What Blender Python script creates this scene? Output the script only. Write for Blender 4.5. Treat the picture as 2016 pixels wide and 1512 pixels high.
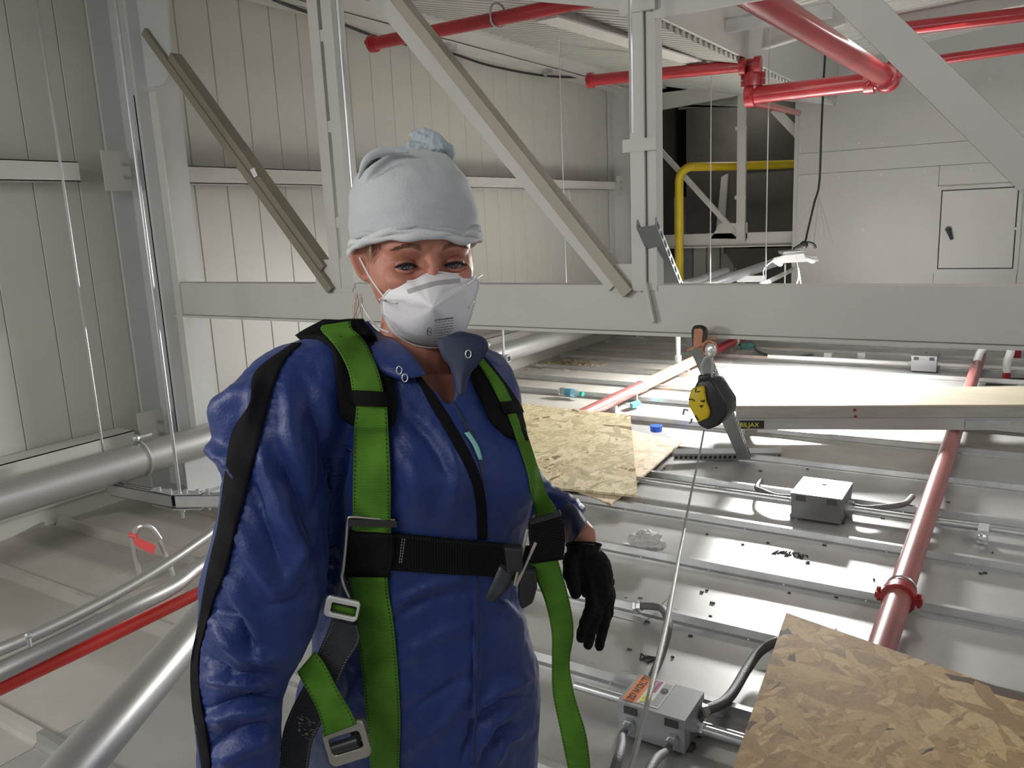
import bpy, math, random
import numpy as np
from mathutils import Vector, Matrix, noise
from mathutils.bvhtree import BVHTree
random.seed(7); np.random.seed(7)
for o in list(bpy.data.objects): bpy.data.objects.remove(o)
SC = bpy.context.scene; COL = SC.collection
# ---------------------------------------------------------------- camera
FPX=1600.; CX,CY=1008.,756.
AZ=math.radians(32.6); PITCH=math.radians(11.39); ROLL=math.radians(2.577)
HEAD=np.array([-math.sin(AZ),math.cos(AZ),0.]); RT0=np.array([math.cos(AZ),math.sin(AZ),0.]); UP0=np.array([0,0,1.])
FW=HEAD*math.cos(PITCH)-UP0*math.sin(PITCH); U1=UP0*math.cos(PITCH)+HEAD*math.sin(PITCH)
CR=RT0*math.cos(ROLL)-U1*math.sin(ROLL); CU=U1*math.cos(ROLL)+RT0*math.sin(ROLL)
CAM=np.array([0,0,1.5])
cd=bpy.data.cameras.new('camera'); cam=bpy.data.objects.new('camera',cd); COL.objects.link(cam)
cam.matrix_world=Matrix([[CR[0],CU[0],-FW[0],CAM[0]],[CR[1],CU[1],-FW[1],CAM[1]],[CR[2],CU[2],-FW[2],CAM[2]],[0,0,0,1]])
cd.sensor_width=36; cd.lens=FPX/2016*36; cd.clip_start=.05; cd.clip_end=200
SC.camera=cam
# ---------------------------------------------------------------- light and exposure
SC.view_settings.view_transform='Standard'; SC.view_settings.look='None'
SC.view_settings.gamma=1; SC.view_settings.use_curve_mapping=False
SC.view_settings.exposure=0.0
w=bpy.data.worlds.new('world'); SC.world=w; w.use_nodes=True
w.node_tree.nodes['Background'].inputs[0].default_value=(.93,.95,1,1); w.node_tree.nodes['Background'].inputs[1].default_value=.40
def area(name,loc,target,sx,sy,power,col=(1,1,1),spread=180):
    l=bpy.data.lights.new(name,'AREA'); l.shape='RECTANGLE'; l.size=sx; l.size_y=sy; l.energy=power; l.color=col; l.spread=math.radians(spread)
    o=bpy.data.objects.new(name,l); COL.objects.link(o); o.location=loc
    d=Vector(target)-Vector(loc); o.rotation_euler=d.to_track_quat('-Z','Y').to_euler(); return o
area('work_light_far',(-1.60,7.22,1.00),(-1.62,6.6,0),.5,.35,330,(1,.99,.97),150)
area('hall_light_rear',(-1.2,-1.2,2.5),(-2.2,3.5,.8),1.6,.5,22,(1,.98,.94))
area('hall_light_left',(-3.1,-.7,1.7),(-1.7,1.5,.6),.8,.4,30,(1,.98,.95))
area('fill_light_right',(1.9,3.6,2.7),(-.6,3.8,0),1.4,.4,26,(1,.98,.95))  # added fill over the right deck, no known fixture
area('fill_light_bay',(-1.0,5.6,2.5),(-1.0,5.6,0),1.2,.4,10,(1,.99,.96))  # added fill over the middle deck, no lamp hangs here
area('fill_light_far_bay',(-3.2,10.7,3.0),(-3.4,11.6,1.0),.6,.2,9,(1,.97,.92))  # unseen lamp added to lift the dark equipment bay
# ---------------------------------------------------------------- projection helpers (real distances in the room)
def ray(x,y): return FW+CR*(x-CX)/FPX-CU*(y-CY)/FPX
def onz(x,y,z=0.): d=ray(x,y); return CAM+d*((z-CAM[2])/d[2])
def onx(x,y,X): d=ray(x,y); return CAM+d*((X-CAM[0])/d[0])
def ony(x,y,Y): d=ray(x,y); return CAM+d*((Y-CAM[1])/d[1])
def P(x,y,D): d=ray(x,y); return CAM+d*(D/d.dot(HEAD))
def projn(V):
    v=np.asarray(V)-CAM; z=v@FW
    return CX+FPX*(v@CR)/z, CY-FPX*(v@CU)/z, z
# ---------------------------------------------------------------- materials
MATS={}
def mat(name,col,rough=.5,metal=0.,var=0.,vs=4.,bump=0.,bs=40.,col2=None,spec=.5,sheen=0.,sss=0.,emit=None,trans=0.,coat=0.,stretch=(1,1,1),det=4,aniso=0):
    m=bpy.data.materials.new(name); m.use_nodes=True; nt=m.node_tree; b=nt.nodes['Principled BSDF']; N=nt.nodes; L=nt.links
    c=(*col,1); b.inputs['Base Color'].default_value=c; b.inputs['Roughness'].default_value=rough; b.inputs['Metallic'].default_value=metal
    b.inputs['Specular IOR Level'].default_value=spec; b.inputs['Sheen Weight'].default_value=sheen; b.inputs['Coat Weight'].default_value=coat
    b.inputs['Transmission Weight'].default_value=trans
    if sss: b.inputs['Subsurface Weight'].default_value=sss; b.inputs['Subsurface Radius'].default_value=(.02,.008,.005); b.inputs['Subsurface Scale'].default_value=.5
    if emit: b.inputs['Emission Color'].default_value=(*emit[0],1); b.inputs['Emission Strength'].default_value=emit[1]
    if var or bump:
        tc=N.new('ShaderNodeTexCoord'); mp=N.new('ShaderNodeMapping'); mp.inputs['Scale'].default_value=stretch; L.new(tc.outputs['Object'],mp.inputs['Vector'])
    if var:
        n=N.new('ShaderNodeTexNoise'); n.inputs['Scale'].default_value=vs; n.inputs['Detail'].default_value=det; n.inputs['Roughness'].default_value=.6; L.new(mp.outputs[0],n.inputs['Vector'])
        r=N.new('ShaderNodeValToRGB'); r.color_ramp.elements[0].position=.3; r.color_ramp.elements[1].position=.7
        d=col2 if col2 else tuple(x*(1-var) for x in col); r.color_ramp.elements[0].color=(*d,1); r.color_ramp.elements[1].color=c
        L.new(n.outputs['Fac'],r.inputs[0]); L.new(r.outputs[0],b.inputs['Base Color'])
        if metal>.3:
            mr=N.new('ShaderNodeMapRange'); mr.inputs[3].default_value=rough+.12; mr.inputs[4].default_value=max(.08,rough-.08); L.new(n.outputs['Fac'],mr.inputs[0]); L.new(mr.outputs[0],b.inputs['Roughness'])
    if bump:
        n2=N.new('ShaderNodeTexNoise'); n2.inputs['Scale'].default_value=bs; n2.inputs['Detail'].default_value=3; L.new(mp.outputs[0],n2.inputs['Vector'])
        bp=N.new('ShaderNodeBump'); bp.inputs['Strength'].default_value=bump; bp.inputs['Distance'].default_value=.01; L.new(n2.outputs['Fac'],bp.inputs['Height']); L.new(bp.outputs[0],b.inputs['Normal'])
    MATS[name]=m; return m
M_wall=mat('wall_white',(.56,.55,.495),.45,var=.06,vs=1.2)
M_steel=mat('painted_steel',(.60,.59,.55),.5,var=.10,vs=2.2)
M_steelb=mat('brace_primer',(.26,.235,.175),.55,var=.12,vs=3)
M_tan=mat('brace_tan',(.42,.385,.31),.55,var=.12,vs=3)
M_box2=mat('dark_grey_enclosure',(.17,.17,.17),.4,metal=.2,var=.15,vs=8)
M_column=mat('painted_column',(.56,.57,.56),.5,var=.08,vs=2)
M_ceil=mat('roof_deck_paint',(.55,.55,.51),.5,var=.08,vs=2)
M_deck=mat('galvanised_deck',(.56,.56,.55),.36,metal=.55,var=.22,vs=2.6,bump=.06,bs=9,det=8)
M_deckold=mat('dusty_deck',(.50,.475,.43),.55,metal=.15,var=.22,vs=2.2,bump=.05,bs=12,det=8)
M_galv=mat('galvanised',(.62,.63,.63),.34,metal=.85,var=.2,vs=8,bump=.05,bs=30)
M_galvb=mat('bright_zinc',(.66,.68,.69),.34,metal=.8,var=.15,vs=20)
M_pipeg=mat('galvanised_pipe',(.55,.55,.54),.4,metal=.7,var=.15,vs=5,stretch=(1,.3,1))
M_alum=mat('aluminium',(.60,.59,.56),.38,metal=.7,var=.2,vs=4,stretch=(.2,1,6))
M_boxw=mat('panel_box_metal',(.49,.485,.465),.45,metal=.35,var=.08,vs=.8)
M_door=mat('hatch_metal',(.52,.51,.49),.46,metal=.3,var=.06,vs=1.5)
M_red=mat('red_pipe_paint',(.40,.022,.030),.30,var=.25,vs=3,coat=.3)
M_redp=mat('faded_red_pipe',(.36,.12,.11),.36,var=.25,vs=4,coat=.1)
M_orange=mat('orange_pipe',(.72,.33,.16),.5,var=.15,vs=4)
M_redc=mat('red_coupling',(.36,.02,.02),.35,var=.3,vs=30)
M_yellow=mat('yellow_gas_paint',(.62,.46,.015),.4,var=.12,vs=4)
M_yel2=mat('yellow_plastic',(.68,.50,.01),.4,var=.1,vs=10)
M_blackp=mat('black_plastic',(.018,.018,.02),.4)
M_cable=mat('black_cable',(.012,.012,.012),.5)
M_greyflex=mat('grey_flex_conduit',(.13,.13,.13),.5,bump=.3,bs=300)
M_greycond=mat('grey_enclosure',(.40,.41,.42),.38,metal=.35,var=.08,vs=6)
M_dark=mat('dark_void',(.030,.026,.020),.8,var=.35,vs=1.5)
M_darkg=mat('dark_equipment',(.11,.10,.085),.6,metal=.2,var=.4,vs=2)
M_white=mat('white_plastic',(.75,.75,.74),.4)
M_tube=mat('lamp_tube',(.9,.9,.9),.4,emit=((1,1,.98),5.))
M_wood=mat('plank_wood',(.50,.44,.33),.55,var=.2,vs=3,stretch=(.3,4,4),bump=.05,bs=60)
M_woodside=mat('plank_side',(.40,.385,.34),.55,var=.25,vs=3,stretch=(.3,3,9))
M_rope=mat('wire_rope',(.42,.41,.38),.45,metal=.4,bump=.4,bs=500)
M_copper=mat('copper_hook',(.52,.25,.15),.35,metal=.7,var=.3,vs=30)
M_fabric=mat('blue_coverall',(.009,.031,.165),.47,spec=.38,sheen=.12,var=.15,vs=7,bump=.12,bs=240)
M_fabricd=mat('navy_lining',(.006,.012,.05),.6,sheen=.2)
M_trim=mat('black_trim',(.005,.005,.007),.85,spec=.15,bump=.1,bs=160)
M_pad=mat('black_pad',(.005,.005,.005),.85,spec=.15,bump=.2,bs=250)
M_glove=mat('black_glove',(.005,.004,.004),.7,spec=.2,bump=.35,bs=120,var=.2,vs=20)
M_skin=mat('skin',(.50,.225,.155),.5,spec=.3,sss=.12,var=.16,vs=22,bump=.05,bs=120,col2=(.46,.185,.13))
M_lid=mat('shaded_lid_skin',(.30,.115,.08),.5)  # darker copy of the skin, shade on the lid put into its colour
M_brow=mat('eyebrow_hair',(.24,.11,.07),.7,bump=.4,bs=300)
M_hair=mat('blonde_hair',(.55,.42,.28),.5)
M_cap=mat('cap_jersey',(.50,.52,.53),.8,var=.12,vs=9,bump=.12,bs=220,sheen=.3,col2=(.43,.455,.475))
M_capi=mat('cap_rim_cloth',(.62,.63,.63),.85,var=.1,vs=12,bump=.1,bs=200)
M_mask=mat('respirator_white',(.80,.78,.80),.75,bump=.06,bs=200,var=.03,vs=10)
M_ink=mat('grey_ink',(.16,.16,.17),.7)
M_eye=mat('eyeball',(.27,.24,.23),.25,coat=.2); M_iris=mat('iris',(.018,.014,.012),.2,coat=.2)  # eyeball white darkened, socket shade is put into the colour
M_lash=mat('lash',(.012,.008,.006),.6)
M_buck=mat('buckle_metal',(.50,.46,.40),.32,metal=.85,var=.2,vs=40)
M_silver=mat('silver_buckle',(.85,.85,.80),.22,metal=.7)
M_orangel=mat('orange_label',(.80,.24,.07),.5); M_labw=mat('label_white',(.75,.74,.72),.5); M_laby=mat('label_yellow',(.80,.75,.05),.5)
M_labm=mat('label_magenta',(.45,.10,.25),.5); M_text=mat('text_black',(.02,.02,.02),.6); M_texty=mat('text_yellow',(.75,.72,.10),.5)
M_blue=mat('blue_plastic',(.02,.10,.65),.4); M_cyan=mat('cyan_plastic',(.08,.55,.70),.4); M_teal=mat('teal_shirt',(.25,.55,.50),.8)
M_rag=mat('white_rag',(.66,.65,.63),.8,var=.2,vs=30,bump=.4,bs=60)
M_redtag=mat('red_tag',(.80,.10,.10),.4)
M_bottle=mat('bottle_clear',(.85,.92,.90),.08,trans=.85); M_green=mat('green_cap',(.02,.45,.25),.4); M_bluel=mat('bottle_label',(.10,.35,.50),.5)
M_boot=mat('boot_leather',(.03,.022,.018),.6)
M_dust=mat('sawdust_tan',(.42,.36,.22),.9,var=.3,vs=40)
M_mark=mat('marker_ink',(.05,.05,.05),.6)
M_trayg=mat('perforated_channel',(.36,.38,.38),.42,metal=.6,var=.15,vs=5)
M_hole=mat('slot_dark',(.015,.015,.015),.8)
def osb(name,base,dark,light):
    m=bpy.data.materials.new(name); m.use_nodes=True; nt=m.node_tree; N=nt.nodes; L=nt.links; b=N['Principled BSDF']; b.inputs['Roughness'].default_value=.7
    tc=N.new('ShaderNodeTexCoord'); prev=None
    wn=N.new('ShaderNodeTexNoise'); wn.inputs['Scale'].default_value=7; L.new(tc.outputs['Object'],wn.inputs['Vector'])
    for i,(rot,sx,sy,th) in enumerate(((.3,6,26,0),(1.5,7,26,.6),(-.6,8,34,.62),(2.3,6,22,.66),(.8,8,30,.68),(-1.2,10,44,.70),(.1,5,20,.76),(1.1,6,26,.80))):
        ad=N.new('ShaderNodeVectorMath'); ad.operation='MULTIPLY_ADD'; ad.inputs[1].default_value=(.07,.07,.07); L.new(wn.outputs['Color'],ad.inputs[0]); L.new(tc.outputs['Object'],ad.inputs[2])
        mp=N.new('ShaderNodeMapping'); mp.inputs['Rotation'].default_value=(0,0,rot); mp.inputs['Location'].default_value=(i*3.1,i*1.7,0); L.new(ad.outputs[0],mp.inputs[0])
        m2=N.new('ShaderNodeMapping'); m2.inputs['Scale'].default_value=(sx,sy,1); L.new(mp.outputs[0],m2.inputs[0])
        v=N.new('ShaderNodeTexVoronoi'); v.inputs['Scale'].default_value=1; L.new(m2.outputs[0],v.inputs['Vector'])
        sp=N.new('ShaderNodeSeparateColor'); L.new(v.outputs['Color'],sp.inputs[0])
        r=N.new('ShaderNodeValToRGB'); e=r.color_ramp.elements; e[0].position=0; e[0].color=(*dark,1); e[1].position=1; e[1].color=(*light,1)
        k=e.new(.03); k.color=(*dark,1); k=e.new(.045); k.color=(*[x*.72 for x in base],1); k=e.new(.5); k.color=(*base,1)
        L.new(sp.outputs[0],r.inputs[0])
        if prev is None: prev=r.outputs[0]
        else:
            g=N.new('ShaderNodeMath'); g.operation='GREATER_THAN'; g.inputs[1].default_value=th; L.new(sp.outputs[1],g.inputs[0])
            mx=N.new('ShaderNodeMix'); mx.data_type='RGBA'; L.new(g.outputs[0],mx.inputs[0]); L.new(prev,mx.inputs[6]); L.new(r.outputs[0],mx.inputs[7]); prev=mx.outputs[2]
    fn=N.new('ShaderNodeTexNoise'); fn.inputs['Scale'].default_value=38; fn.inputs['Detail'].default_value=9; fn.inputs['Roughness'].default_value=.75; fn.inputs['Distortion'].default_value=1.2; L.new(tc.outputs['Object'],fn.inputs['Vector'])
    fr=N.new('ShaderNodeValToRGB'); fr.color_ramp.elements[0].position=.33; fr.color_ramp.elements[0].color=(.42,.36,.30,1); fr.color_ramp.elements[1].position=.52; fr.color_ramp.elements[1].color=(1,1,1,1); L.new(fn.outputs['Fac'],fr.inputs[0])
    mm=N.new('ShaderNodeMix'); mm.data_type='RGBA'; mm.blend_type='MULTIPLY'; mm.inputs[0].default_value=.6; L.new(prev,mm.inputs[6]); L.new(fr.outputs[0],mm.inputs[7]); prev=mm.outputs[2]
    L.new(prev,b.inputs['Base Color'])
    bw=N.new('ShaderNodeRGBToBW'); L.new(prev,bw.inputs[0]); bp=N.new('ShaderNodeBump'); bp.inputs['Strength'].default_value=.25; bp.inputs['Distance'].default_value=.004; L.new(bw.outputs[0],bp.inputs['Height']); L.new(bp.outputs[0],b.inputs['Normal'])
    return m
M_osb=osb('strand_board',(.40,.25,.095),(.075,.035,.014),(.56,.40,.19))
M_osbp=osb('smooth_pale_board',(.62,.50,.34),(.40,.28,.17),(.66,.56,.42))
M_osbl=osb('pale_strand_board',(.58,.49,.29),(.22,.13,.05),(.70,.63,.42))
def webbing(name,col,edge=(.03,.05,.02),rib=260):
    m=bpy.data.materials.new(name); m.use_nodes=True; nt=m.node_tree; N=nt.nodes; L=nt.links; b=N['Principled BSDF']; b.inputs['Roughness'].default_value=.75; b.inputs['Specular IOR Level'].default_value=.2
    uv=N.new('ShaderNodeTexCoord'); sx=N.new('ShaderNodeSeparateXYZ'); L.new(uv.outputs['UV'],sx.inputs[0])
    def math_(op,a,bv=None):
        k=N.new('ShaderNodeMath'); k.operation=op
        for i,q in enumerate((a,bv)):
            if q is None: continue
            if isinstance(q,(int,float)): k.inputs[i].default_value=q
            else: L.new(q,k.inputs[i])
        return k.outputs[0]
    u=sx.outputs[0]; v=sx.outputs[1]
    ed=math_('ABSOLUTE',math_('SUBTRACT',u,.5)); band=math_('MULTIPLY',math_('GREATER_THAN',ed,.425),math_('LESS_THAN',ed,.46))
    dash=math_('GREATER_THAN',math_('SINE',math_('MULTIPLY',v,1100.)),-.1); st=math_('MULTIPLY',band,dash)
    n=N.new('ShaderNodeTexNoise'); n.inputs['Scale'].default_value=18; L.new(uv.outputs['Object'],n.inputs[0])
    r=N.new('ShaderNodeValToRGB'); r.color_ramp.elements[0].position=.3; r.color_ramp.elements[1].position=.7; r.color_ramp.elements[0].color=(*[x*.6 for x in col],1); r.color_ramp.elements[1].color=(*col,1); L.new(n.outputs['Fac'],r.inputs[0])
    mx=N.new('ShaderNodeMix'); mx.data_type='RGBA'; L.new(st,mx.inputs[0]); L.new(r.outputs[0],mx.inputs[6]); mx.inputs[7].default_value=(*edge,1); L.new(mx.outputs[2],b.inputs['Base Color'])
    wv=math_('SINE',math_('MULTIPLY',v,rib*6.28)); bp=N.new('ShaderNodeBump'); bp.inputs['Strength'].default_value=.5; bp.inputs['Distance'].default_value=.002; L.new(wv,bp.inputs['Height']); L.new(bp.outputs[0],b.inputs['Normal'])
    return m
M_green_w=webbing('green_webbing',(.115,.30,.028),rib=520); M_grey_w=webbing('grey_webbing',(.065,.068,.072),(.3,.3,.3)); M_black_w=webbing('black_webbing',(.0055,.0055,.0055),(.02,.02,.02))
# ---------------------------------------------------------------- mesh helpers
class MB:
    def __init__(s): s.v=[]; s.f=[]; s.uv=None
    def add(s,v,f):
        n=len(s.v); s.v+= [tuple(float(c) for c in q) for q in v]; s.f+=[tuple(i+n for i in q) for q in f]; return s
def V3(a): return np.asarray(a,float)
def unit(a): a=V3(a); return a/ (np.linalg.norm(a)+1e-12)
def box(mb,lo,hi):
    (a,b,c),(d,e,f)=lo,hi
    return mb.add([(a,b,c),(d,b,c),(d,e,c),(a,e,c),(a,b,f),(d,b,f),(d,e,f),(a,e,f)],[(0,3,2,1),(4,5,6,7),(0,1,5,4),(1,2,6,5),(2,3,7,6),(3,0,4,7)])
def obox(mb,c,ax,ay,az):
    c,ax,ay,az=map(V3,(c,ax,ay,az)); v=[c+sx*ax+sy*ay+sz*az for sz in(-1,1) for sx,sy in((-1,-1),(1,-1),(1,1),(-1,1))]
    return mb.add(v,[(0,3,2,1),(4,5,6,7),(0,1,5,4),(1,2,6,5),(2,3,7,6),(3,0,4,7)])
def frame(d,up=(0,0,1)):
    d=unit(d); up=V3(up)
    if abs(d@unit(up))>.98: up=V3((0,1,0))
    s=unit(np.cross(d,up)); u=np.cross(s,d); return d,s,u
def beam(mb,p0,p1,w,h,up=(0,0,1)):
    p0,p1=V3(p0),V3(p1); d,s,u=frame(p1-p0,up); return obox(mb,(p0+p1)/2,(p1-p0)/2,s*w/2,u*h/2)
def ibeam(mb,p0,p1,w,h,t=.012,up=(0,0,1)):
    p0,p1=V3(p0),V3(p1); d,s,u=frame(p1-p0,up); c=(p0+p1)/2; L=(p1-p0)/2
    obox(mb,c,L,s*t/2,u*(h/2-t)); obox(mb,c+u*(h/2-t/2),L,s*w/2,u*t/2); obox(mb,c-u*(h/2-t/2),L,s*w/2,u*t/2); return mb
def angle(mb,p0,p1,w,h,t=.01,up=(0,0,1),sgn=1):
    p0,p1=V3(p0),V3(p1); d,s,u=frame(p1-p0,up); c=(p0+p1)/2; L=(p1-p0)/2
    obox(mb,c,L,s*t/2,u*h/2); obox(mb,c+u*(h/2-t/2)*sgn+s*w/2,L,s*w/2,u*t/2); return mb
def tube(mb,pts,r,n=12,caps=True):
    pts=[V3(p) for p in pts]; m=len(pts); rr=r if hasattr(r,'__len__') else [r]*m
    d,s,u=frame(pts[1]-pts[0]); rings=[]
    for i,p in enumerate(pts):
        t=unit(pts[min(i+1,m-1)]-pts[max(i-1,0)]); s=unit(s-t*(s@t)); u=np.cross(s,t)
        rings.append([p+rr[i]*(s*math.cos(a)+u*math.sin(a)) for a in np.linspace(0,2*math.pi,n,endpoint=False)])
    v=[q for R in rings for q in R]; f=[(i*n+j,i*n+(j+1)%n,(i+1)*n+(j+1)%n,(i+1)*n+j) for i in range(m-1) for j in range(n)]
    if caps: f+=[tuple(range(n))[::-1],tuple((m-1)*n+j for j in range(n))]
    return mb.add(v,f)
def smooth_path(pts,k=8):
    pts=[V3(p) for p in pts]; q=[2*pts[0]-pts[1]]+pts+[2*pts[-1]-pts[-2]]; out=[]
    for i in range(1,len(q)-2):
        for t in np.linspace(0,1,k,endpoint=False):
            a,b,c,d=q[i-1],q[i],q[i+1],q[i+2]
            out.append(.5*((2*b)+(-a+c)*t+(2*a-5*b+4*c-d)*t*t+(-a+3*b-3*c+d)*t**3))
    out.append(pts[-1]); return out
def ball(mb,c,r,n=12,m=8):
    c=V3(c); r=V3(r)*np.ones(3); v=[c+r*(0,0,1)]; 
    for i in range(1,m):
        a=math.pi*i/m
        for j in range(n): b=2*math.pi*j/n; v.append(c+r*(math.sin(a)*math.cos(b),math.sin(a)*math.sin(b),math.cos(a)))
    v.append(c-r*(0,0,1)); f=[(0,1+j,1+(j+1)%n) for j in range(n)]
    for i in range(m-2):
        for j in range(n): f.append((1+i*n+j,1+(i+1)*n+j,1+(i+1)*n+(j+1)%n,1+i*n+(j+1)%n))
    e=len(v)-1; f+=[(e,1+(m-2)*n+(j+1)%n,1+(m-2)*n+j) for j in range(n)]
    return mb.add(v,f)
def prism(mb,poly,thick):   # poly: list of 3D points (planar), extruded by vector thick
    n=len(poly); poly=[V3(p) for p in poly]; t=V3(thick)
    return mb.add(poly+[p+t for p in poly],[tuple(range(n))[::-1],tuple(range(n,2*n))]+[(i,(i+1)%n,n+(i+1)%n,n+i) for i in range(n)])
ORG={}
def mkmesh(name,v,f,m,smooth=False):
    me=bpy.data.meshes.new(name); me.from_pydata([tuple(map(float,q)) for q in v],[],[tuple(map(int,q)) for q in f]); me.update()
    if m: me.materials.append(m)
    if smooth: me.polygons.foreach_set('use_smooth',[True]*len(me.polygons))
    return me
def tag(o,label=None,cat=None,group=None,kind=None):
    if label: o['label']=label
    if cat: o['category']=cat
    if group: o['group']=group
    if kind: o['kind']=kind
    return o
def thing(name,label,cat,loc,group=None):
    o=bpy.data.objects.new(name,None); o.empty_display_size=.05; COL.objects.link(o); o.location=tuple(map(float,loc)); ORG[o.name]=V3(loc); return tag(o,label,cat,group)
def part(name,mb,m,parent,smooth=False,label=None,kind=None,fix=True):
    og=ORG[parent.name]; v=V3(mb.v)-og
    me=mkmesh(name,v,mb.f,m,smooth)
    if smooth=='auto': autosmooth(me)
    o=bpy.data.objects.new(name,me); COL.objects.link(o); o.parent=parent; ORG[o.name]=og
    return tag(o,label,None,None,kind)
def autosmooth(me,ang=35):
    import bmesh
    bm=bmesh.new(); bm.from_mesh(me); bmesh.ops.recalc_face_normals(bm,faces=bm.faces)
    for e in bm.edges:
        if len(e.link_faces)==2 and e.calc_face_angle(0)>math.radians(ang): e.smooth=False
    for f in bm.faces: f.smooth=True
    bm.to_mesh(me); bm.free()
def single(name,mb,m,label,cat,group=None,smooth=False,kind=None):
    v=V3(mb.v); c=v.mean(0); c[2]=v[:,2].min(); me=mkmesh(name,v-c,mb.f,m,smooth)
    if smooth=='auto': autosmooth(me)
    o=bpy.data.objects.new(name,me); COL.objects.link(o); o.location=tuple(c); ORG[o.name]=c
    return tag(o,label,cat,group,kind)
def text(name,s,size,origin,xdir,ydir,m,parent,ext=.0006):
    cu=bpy.data.curves.new('t','FONT'); cu.body=s; cu.size=size; cu.extrude=ext; cu.align_x='CENTER'; cu.align_y='CENTER'; cu.resolution_u=2
    to=bpy.data.objects.new('t',cu); COL.objects.link(to); dg=bpy.context.evaluated_depsgraph_get(); me=bpy.data.meshes.new_from_object(to.evaluated_get(dg)); bpy.data.objects.remove(to)
    x=unit(xdir); y=unit(V3(ydir)-x*(x@V3(ydir))); z=np.cross(x,y); o0=V3(origin)
    mb=MB(); mb.add([o0+x*q.co.x+y*q.co.y+z*(q.co.z+ext) for q in me.vertices],[tuple(p.vertices) for p in me.polygons]); bpy.data.meshes.remove(me)
    return part(name,mb,m,parent)
def bend(p,q,r,k=6):  # rounded corner polyline through q
    return None
# ================================================================ SETTING
WX=-4.39; G=2.85
XR=3.2; Y0=-2.2
def struct(name,mb=None,m=None,loc=(0,0,0),smooth=False):
    if mb is None:
        o=bpy.data.objects.new(name,None); COL.objects.link(o); o.location=loc; ORG[o.name]=V3(loc); o['kind']='structure'; return o
    o=single(name,mb,m,None,None,smooth=smooth); o['kind']='structure'; return o
def inst(name,me,loc,parent,label=None):   # piece sharing mesh data, mesh is in its own local frame
    o=bpy.data.objects.new(name,me); COL.objects.link(o); o.parent=parent; o.location=tuple(V3(loc)-ORG[parent.name]); ORG[o.name]=ORG[parent.name]
    if label: o['label']=label
    return o
# floor: galvanised deck sheets between standing ribs
RIBY=[-1.93,-1.43,-.93,-.43,.08,.58,1.08,1.69,2.19,2.67,3.16,3.68,4.22,4.78,5.41,6.02,6.53,7.09,7.68,8.2,8.75,9.3]
fl=struct('floor',MB().add([(WX,Y0,-.03),(XR,Y0,-.03),(XR,12.2,-.03),(WX,12.2,-.03)],[(0,1,2,3)]),M_deckold)
XS=-2.45   # sheets left of this line are old and dusty
ys=[Y0]+RIBY+[9.9]
for i in range(len(ys)-1):
    a,b=ys[i]+.024,ys[i+1]-.024
    if i==0: a=Y0
    for (x0,x1,mm) in ((WX,-3.42,M_deckold),(-3.417,XS,M_deckold),(XS+.003,-.35,M_deck),(-.347,1.4,M_deck),(1.403,XR,M_deck)):
        if x1<-3 and i%2: continue
        if x0==-3.417 and i%2: x0=WX
        if 0<i<9 or x1>XS or True:
            mb=MB(); box(mb,(x0,a,-.012),(x1,b,0)); part('deck_sheet',mb,M_deckold if (x1<=XS and b<5.6) else mm,fl)
for y in RIBY:
    mb=MB(); x0=WX+.05+random.uniform(0,.12)
    prof=[(-.026,-.01),(-.026,.006),(-.014,.012),(-.012,.042),(.012,.042),(.014,.012),(.026,.006),(.026,-.01)]
    for (a,b,mm) in ((x0,XS,M_deckold if y<5 else M_galv),(XS+.002,XR,M_galv)):
        mb=MB(); n=len(prof); mb.add([(a,y+p,q) for p,q in prof]+[(b,y+p,q) for p,q in prof],[tuple(range(n)),tuple(range(n,2*n))[::-1]]+[(j,n+j,n+(j+1)%n,(j+1)%n) for j in range(n)])
        part('deck_rib',mb,mm,fl)
# rivet heads on the near deck ribs
mb=MB()
for y in RIBY[6:14]:
    for x in np.arange(-2.3,.4,.31): ball(mb,(x,y-.02,.008),(.005,.004,.005),6,4)
part('rivet',mb,M_galvb,fl,kind='stuff')
# left wall of insulated panels
wl=struct('wall_left',MB().add([(WX-.03,-2.3,-.1),(WX-.03,12,-.1),(WX-.03,12,3.3),(WX-.03,-2.3,3.3)],[(0,1,2,3)]),M_dark)
pw=.245
mb=MB(); b_=.004
v=[(-.02,0,0),(-.02,pw,0),(-.02,pw,3.2),(-.02,0,3.2),(-.006,0.001,0),(-.006,pw-.001,0),(-.006,pw-.001,3.2),(-.006,.001,3.2),(0,.005,0),(0,pw-.005,0),(0,pw-.005,3.2),(0,.005,3.2)]
f=[(8,9,10,11),(4,8,11,7),(9,5,6,10),(0,4,7,3),(5,1,2,6)]
wpm=mkmesh('wall_panel',v,f,M_wall)
y=-2.3
while y<9.3: inst('wall_panel',wpm,(WX,y,0),wl); y+=pw
mb=MB(); box(mb,(WX,-2.2,-.005),(WX+.012,9.2,.10)); t_=struct('baseboard_left',mb,M_wall)
# far walls behind the bay: brown-black equipment room
mb=MB(); box(mb,(WX-.1,12.2,-.1),(XR,12.3,3.9)); struct('wall_back',mb,M_dark)
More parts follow.
